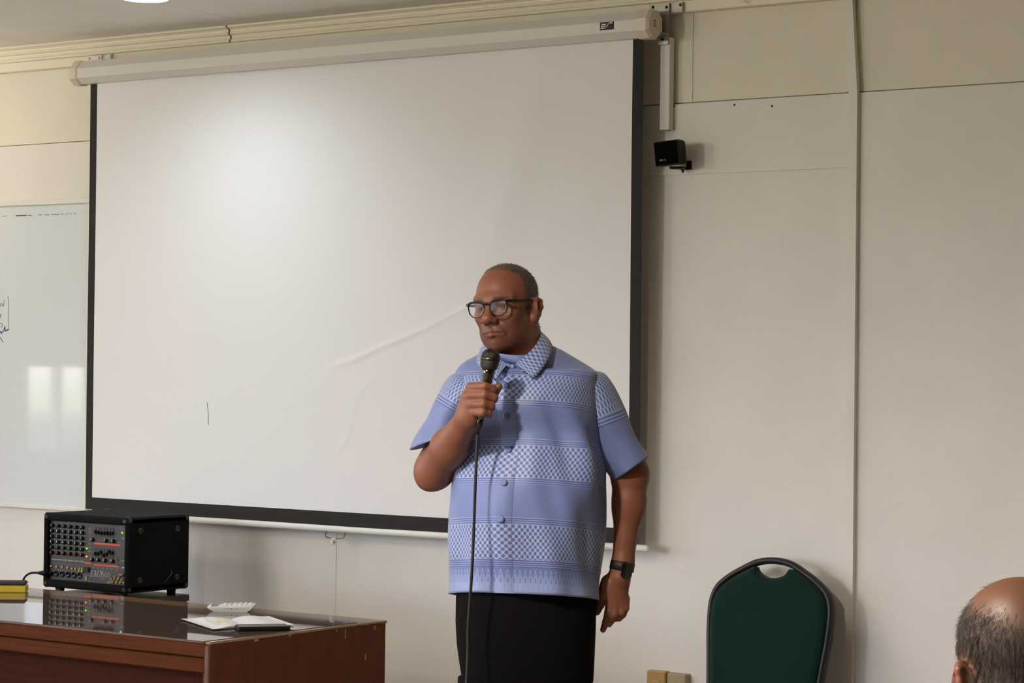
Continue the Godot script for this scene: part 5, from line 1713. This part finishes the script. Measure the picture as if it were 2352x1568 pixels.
func build_chair(label: String, at: Vector3, turn: float) -> Node3D:
	# chair axes: z towards the sitter's front, floor at y = 0
	var c := thing("banquet_chair", label, "chair", at, turn, "green banquet chairs")
	var lean := func(x: float, y: float, dz := 0.0) -> Vector3: return Vector3(x, y, -0.02 - (y - 0.46) * 0.16 + dz)
	var half := [Vector2(0.192, 0.40), Vector2(0.198, 0.50), Vector2(0.210, 0.62), Vector2(0.2190, 0.70), Vector2(0.2225, 0.770), Vector2(0.2190, 0.815), Vector2(0.2020, 0.855), Vector2(0.1650, 0.888), Vector2(0.115, 0.918), Vector2(0.060, 0.944), Vector2(0.0, 0.952)]
	var keys := []
	for p: Vector2 in half: keys.append(lean.call(p.x, p.y))
	for i in range(half.size() - 2, -1, -1): keys.append(lean.call(-half[i].x, half[i].y))
	var st := new_st()
	tube(st, curve(keys, 6), 0.0115, 12, 1.7, Vector3.RIGHT)
	part(c, "back_frame", done(st), M.chair_frame)
	# padded back with a scooped hand hole at the top
	var outline := PackedVector2Array()
	var right := []
	for p: Vector2 in half: right.append(Vector3(p.x - 0.007, p.y, 0))
	var sm_pts := curve(right, 5)
	outline.append(Vector2(-0.186, 0.45))
	outline.append(Vector2(0.186, 0.45))
	for p: Vector3 in sm_pts:
		if p.y > 0.455 and p.x > 0.066: outline.append(Vector2(p.x, p.y - 0.004))
	for k in 13:
		var a := PI * k / 12.0
		outline.append(Vector2(0.064 * cos(a), 0.934 - 0.034 * pow(maxf(1.0 - pow(cos(a), 2), 0.0), 0.6)))
	for i in range(sm_pts.size() - 1, -1, -1):
		var p: Vector3 = sm_pts[i]
		if p.y > 0.455 and p.x > 0.066: outline.append(Vector2(-p.x, p.y - 0.004))
	st = new_st()
	var tilt := Transform3D(Basis(Vector3.RIGHT, -0.159), Vector3(0, 0.46, -0.02)) * Transform3D(Basis(), Vector3(0, -0.46, 0))
	var centre := Vector2(0, 0.70)
	var rings := []
	for q: Array in [[-0.012, 1.0], [0.012, 1.0], [0.020, 0.985], [0.025, 0.955], [0.028, 0.90]]:
		var r := PackedVector3Array()
		for p in outline:
			var s2: Vector2 = centre + (p - centre) * q[1]
			r.append(tilt * Vector3(s2.x, s2.y, q[0]))
		rings.append(r)
	loft(st, rings, true, false, false)
	var facep := PackedVector2Array()
	var backp := PackedVector2Array()
	for p in outline:
		facep.append(centre + (p - centre) * 0.90)
		backp.append(p)
	prism(st, facep, 0.0279, 0.0281, tilt)
	prism(st, backp, -0.0125, -0.0118, tilt)
	part(c, "back_pad", done(st), M.green_cloth)
	st = new_st()
	cbox(st, Vector3(0.41, 0.085, 0.42), 0.030, Transform3D(Basis(), Vector3(0, 0.435, 0.215)))
	part(c, "seat", done(st), M.green_cloth)
	st = new_st()
	cbox(st, Vector3(0.385, 0.02, 0.40), 0.004, Transform3D(Basis(), Vector3(0, 0.385, 0.215)))
	part(c, "seat_frame", done(st), M.chair_frame)
	for s: float in [-1.0, 1.0]:
		st = new_st()
		tube(st, curve([Vector3(s * 0.192, 0.40, -0.012), Vector3(s * 0.195, 0.25, -0.045), Vector3(s * 0.200, 0.0, -0.12)], 4), 0.0125, 10)
		part(c, "leg", done(st), M.chair_frame)
		st = new_st()
		tube(st, curve([Vector3(s * 0.185, 0.385, 0.385), Vector3(s * 0.190, 0.2, 0.405), Vector3(s * 0.195, 0.0, 0.43)], 4), 0.0125, 10)
		part(c, "leg", done(st), M.chair_frame)
	return c

func materials() -> void:
	var paint := noise_tex(0.02, Color(0.97, 0.97, 0.97), Color(1, 1, 1), 3)
	M.wall_low = tri_mat(paint, Vector3.ONE * 0.5, 0.55, 0.4)
	M.wall_low.albedo_color = Color(0.885, 0.870, 0.840)
	M.wall_up = tri_mat(paint, Vector3.ONE * 0.4, 0.6, 0.4)
	M.wall_up.albedo_color = Color(0.885, 0.862, 0.790)
	M.trim = mat(Color(0.890, 0.862, 0.770), 0.45)
	M.ceiling = tri_mat(paint, Vector3.ONE * 0.3, 0.7, 0.3)
	M.ceiling.albedo_color = Color(0.940, 0.930, 0.895)
	M.floor = tri_mat(noise_tex(0.03, Color(0.54, 0.49, 0.43), Color(0.60, 0.55, 0.49), 5), Vector3.ONE * 0.7, 0.45)
	M.grass = tri_mat(noise_tex(0.06, Color(0.32, 0.34, 0.22), Color(0.44, 0.45, 0.32), 6), Vector3.ONE * 0.5, 0.9)
	M.white_paint = mat(Color(0.90, 0.89, 0.86), 0.45)
	M.rust = mat(Color(0.25, 0.15, 0.10), 0.8)
	M.pane = mat(Color(1, 1, 1, 0.06), 0.03)
	M.pane.transparency = BaseMaterial3D.TRANSPARENCY_ALPHA
	M.lamp = mat(Color(1, 1, 1), 0.5)
	M.lamp.emission_enabled = true
	M.lamp.emission = Color(1.0, 0.97, 0.93)
	M.lamp.emission_energy_multiplier = 3.0
	M.screen_case = mat(Color(0.835, 0.820, 0.790), 0.45)
	M.cap_plastic = mat(Color(0.840, 0.800, 0.730), 0.4)
	M.screen_white = tri_mat(noise_tex(0.2, Color(0.985, 0.985, 0.985), Color(1, 1, 1), 9), Vector3.ONE * 6.0, 0.75, 0.25)
	M.screen_white.albedo_color = Color(0.905, 0.900, 0.900)
	M.screen_black = mat(Color(0.130, 0.118, 0.112), 0.85)
	M.white_bar = mat(Color(0.90, 0.89, 0.87), 0.4)
	M.galvanised = mat(Color(0.66, 0.66, 0.62), 0.45, 0.6)
	M.ink = mat(Color(0.03, 0.03, 0.03), 0.6)
	M.print_pale = mat(Color(0.86, 0.85, 0.82), 0.6)
	M.print_grey = mat(Color(0.56, 0.55, 0.52), 0.6)
	M.print_dim = mat(Color(0.40, 0.38, 0.36), 0.6)
	M.print_yellow = mat(Color(0.88, 0.76, 0.36), 0.7)
	M.steel = mat(Color(0.38, 0.37, 0.345), 0.20, 1.0)
	M.dark_steel = mat(Color(0.30, 0.28, 0.255), 0.28, 1.0)
	var weave := Image.create(64, 64, false, Image.FORMAT_RGB8)
	for y in 64:
		for x in 64:
			var k := 0.5 + 0.5 * sin(TAU * (x + y) / 8.0) * sin(TAU * (x - y) / 8.0)
			weave.set_pixel(x, y, Color(k, k, k))
	var weave_tex := ImageTexture.create_from_image(weave)
	M.mesh_metal = mat(Color(0.25, 0.23, 0.21), 0.36, 0.9)
	M.mesh_metal.heightmap_enabled = true
	M.mesh_metal.heightmap_texture = weave_tex
	M.mesh_metal.heightmap_scale = 0.06
	M.mesh_metal.uv1_triplanar = true
	M.mesh_metal.uv1_scale = Vector3.ONE * 60.0
	M.string = mat(Color(0.90, 0.89, 0.85), 0.9)
	M.whiteboard = mat(Color(0.835, 0.855, 0.860), 0.05, 0.0, 0.50)
	M.rail = mat(Color(0.86, 0.86, 0.82), 0.35)
	M.marker_black = mat(Color(0.16, 0.16, 0.18), 0.6)
	M.marker_blue = mat(Color(0.14, 0.20, 0.52), 0.6)
	M.black_plastic = mat(Color(0.070, 0.068, 0.066), 0.5, 0.0, 0.3)
	M.black_gloss = mat(Color(0.05, 0.05, 0.055), 0.22)
	M.black_rubber = mat(Color(0.055, 0.053, 0.055), 0.6)
	M.black_leather = mat(Color(0.04, 0.038, 0.036), 0.35)
	M.black_cloth = mat(Color(0.048, 0.046, 0.048), 0.95, 0.0, 0.2)
	M.speaker_cloth = mat(Color(0.050, 0.044, 0.044), 0.95, 0.0, 0.1)
	M.socket_yellow = mat(Color(0.66, 0.54, 0.32), 0.4)
	M.socket_beige = mat(Color(0.62, 0.57, 0.46), 0.45)
	var grain := noise_tex(0.03, Color(0.250, 0.115, 0.040), Color(0.330, 0.165, 0.062), 11, 5)
	M.wood = tri_mat(grain, Vector3(0.5, 9, 9), 0.55, 0.2)
	M.wood_side = tri_mat(noise_tex(0.03, Color(0.315, 0.155, 0.080), Color(0.390, 0.200, 0.105), 13, 5), Vector3(6, 0.6, 6), 0.5, 0.3)
	M.wood_front = tri_mat(noise_tex(0.03, Color(0.175, 0.078, 0.038), Color(0.225, 0.100, 0.050), 14, 5), Vector3(0.6, 7, 7), 0.6, 0.15)
	M.wood_worn = tri_mat(noise_tex(0.05, Color(0.25, 0.125, 0.065), Color(0.40, 0.26, 0.16), 15, 4), Vector3(7, 1.6, 7), 0.5)
	M.wood_dark = tri_mat(noise_tex(0.03, Color(0.110, 0.070, 0.050), Color(0.160, 0.100, 0.070), 16, 4), Vector3(0.6, 7, 7), 0.4)
	M.wood_gloss = tri_mat(noise_tex(0.03, Color(0.50, 0.38, 0.27), Color(0.60, 0.48, 0.36), 17, 4), Vector3(0.6, 7, 7), 0.06, 0.5)
	M.wood_panel = tri_mat(noise_tex(0.03, Color(0.30, 0.22, 0.15), Color(0.38, 0.28, 0.19), 18, 4), Vector3(4, 0.6, 4), 0.5)
	M.glass_top = mat(Color(0.36, 0.305, 0.28), 0.015, 0.0, 0.5)
	M.chip = mat(Color(0.62, 0.50, 0.40), 0.8)
	M.yellow = mat(Color(0.74, 0.64, 0.12), 0.5)
	M.felt = mat(Color(0.19, 0.18, 0.17), 0.95)
	M.white_plastic = mat(Color(0.88, 0.87, 0.85), 0.4)
	M.lcd = mat(Color(0.36, 0.40, 0.44), 0.25)
	M.paper = mat(Color(0.92, 0.92, 0.94), 0.8)
	M.phone_glass = mat(Color(0.10, 0.10, 0.10), 0.12)
	M.carpet_black = mat(Color(0.058, 0.056, 0.056), 0.9, 0.0, 0.3)
	M.corner_plastic = mat(Color(0.105, 0.10, 0.10), 0.5)
	M.mixer_panel = mat(Color(0.215, 0.200, 0.190), 0.5)
	M.panel_edge = mat(Color(0.27, 0.255, 0.245), 0.5)
	M.orange = mat(Color(0.80, 0.29, 0.17), 0.6)
	M.knob_teal = mat(Color(0.28, 0.58, 0.56), 0.5)
	M.knob_white = mat(Color(0.76, 0.77, 0.75), 0.5)
	M.knob_orange = mat(Color(0.78, 0.40, 0.26), 0.5)
	M.brass = mat(Color(0.60, 0.52, 0.38), 0.3, 0.9)
	for q: Array in [["led_green", Color(0.45, 1.0, 0.08)], ["led_orange", Color(1.0, 0.55, 0.05)]]:
		M[q[0]] = mat(q[1], 0.4)
		M[q[0]].emission_enabled = true
		M[q[0]].emission = q[1]
		M[q[0]].emission_energy_multiplier = 1.3
	M.chair_frame = mat(Color(0.095, 0.095, 0.100), 0.5)
	M.green_cloth = tri_mat(noise_tex(0.25, Color(0.040, 0.150, 0.120), Color(0.060, 0.190, 0.150), 21), Vector3.ONE * 8.0, 0.95, 0.2)
	M.green_cloth.rim_enabled = true
	M.green_cloth.rim = 0.35
	M.green_cloth.rim_tint = 0.7
	M.grey_cloth = mat(Color(0.40, 0.42, 0.46), 0.9)
	M.skin = mat(Color.WHITE, 0.48, 0.0, 0.45)
	M.skin.vertex_color_use_as_albedo = true
	M.skin.heightmap_enabled = true
	M.skin.heightmap_texture = noise_tex(0.12, Color(0, 0, 0), Color(1, 1, 1), 31, 3)
	M.skin.heightmap_scale = 0.012
	M.skin.uv1_triplanar = true
	M.skin.uv1_scale = Vector3.ONE * 14.0
	M.hair = mat(Color.WHITE, 0.5)
	M.hair.vertex_color_use_as_albedo = true
	M.eye_white = mat(Color(0.48, 0.40, 0.36), 0.2)
	M.iris = mat(Color(0.06, 0.035, 0.025), 0.1)
	M.shirt = mat(Color.WHITE, 0.52, 0.0, 0.45)
	M.shirt.albedo_texture = shirt_texture()
	M.shirt.rim_enabled = true
	M.shirt.rim = 0.3
	M.shirt.rim_tint = 0.5
	M.shirt_plain = mat(Color(0.36, 0.43, 0.66), 0.55)
	M.button = mat(Color(0.36, 0.43, 0.61), 0.4)
	M.frame = mat(Color(0.060, 0.034, 0.028), 0.22, 0.0, 0.4)
	M.lens = mat(Color(0.9, 0.9, 0.92, 0.05), 0.02)
	M.lens.transparency = BaseMaterial3D.TRANSPARENCY_ALPHA

func _ready() -> void:
	rng.seed = 7
	# camera
	var cam := Camera3D.new()
	cam.name = "camera"
	add_child(cam)
	cam.position = Vector3(0, 1.55, 7.0)
	cam.rotation_degrees = Vector3(0.71302, 35.46457, 0.76814)
	cam.fov = 16.28392
	cam.near = 0.05
	cam.far = 200
	cam.current = true
	# sky and exposure
	var env := Environment.new()
	env.background_mode = Environment.BG_SKY
	env.tonemap_mode = Environment.TONE_MAPPER_LINEAR
	env.tonemap_exposure = 1.27
	env.sdfgi_enabled = true
	env.ssao_enabled = true
	env.ssil_enabled = true
	var sky := ProceduralSkyMaterial.new()
	sky.sky_top_color = Color(0.62, 0.74, 0.90)
	sky.sky_horizon_color = Color(0.94, 0.93, 0.96)
	sky.ground_horizon_color = Color(0.72, 0.72, 0.66)
	sky.ground_bottom_color = Color(0.45, 0.50, 0.34)
	sky.energy_multiplier = 11.0
	env.sky = Sky.new()
	env.sky.sky_material = sky
	var we := WorldEnvironment.new()
	we.name = "world"
	we.environment = env
	add_child(we)
	materials()
	# lamps of the room
	downlight(Vector2(-6.132, 0.725), 0.76, "round ceiling light nearest the screen above the left of its case", 80.0, 0.95, Color(0.90, 0.955, 1.0))
	var warm := Color(1.0, 0.955, 0.89)
	for q: Array in [[-2.84, 4.97, 9.0, "in front of the standing man", false], [-1.7, 6.6, 2.0, "just left of the viewer", false], [-6.6, 3.8, 0.8, "in front of the desk", true], [-8.2, 0.8, 0.24, "above the whiteboard beside the screen wall", true], [-6.2, 7.0, 2.6, "in the middle left", true], [-6.8, 9.2, 2.8, "at the back left", true]]:
		downlight(Vector2(q[0], q[1]), q[2], "round ceiling light " + q[3], 84.0, 0.6, warm, q[4])
	build_room()
	build_screen()
	build_whiteboard()
	build_desk()
	build_mixer()
	var chair := build_chair("empty green banquet chair with a black frame against the wall", Vector3(-3.838, 0, 0.205), 0.0)
	chair.scale = Vector3(1.0, 0.987, 1.0)
	build_sockets()
	build_small_speaker()
	build_speaker()
	build_microphone()
	build_listener()
	var seat := chair.duplicate()
	seat.name = "banquet_chair_001"
	add_child(seat, true)
	seat.set_meta("label", "green banquet chair under the seated listener")
	seat.position = Vector3(-1.1808, 0.0000, 4.2758) + Vector3(0.07, 0, 0.10)
	seat.rotation_degrees.y = 35.46457 + 180.0
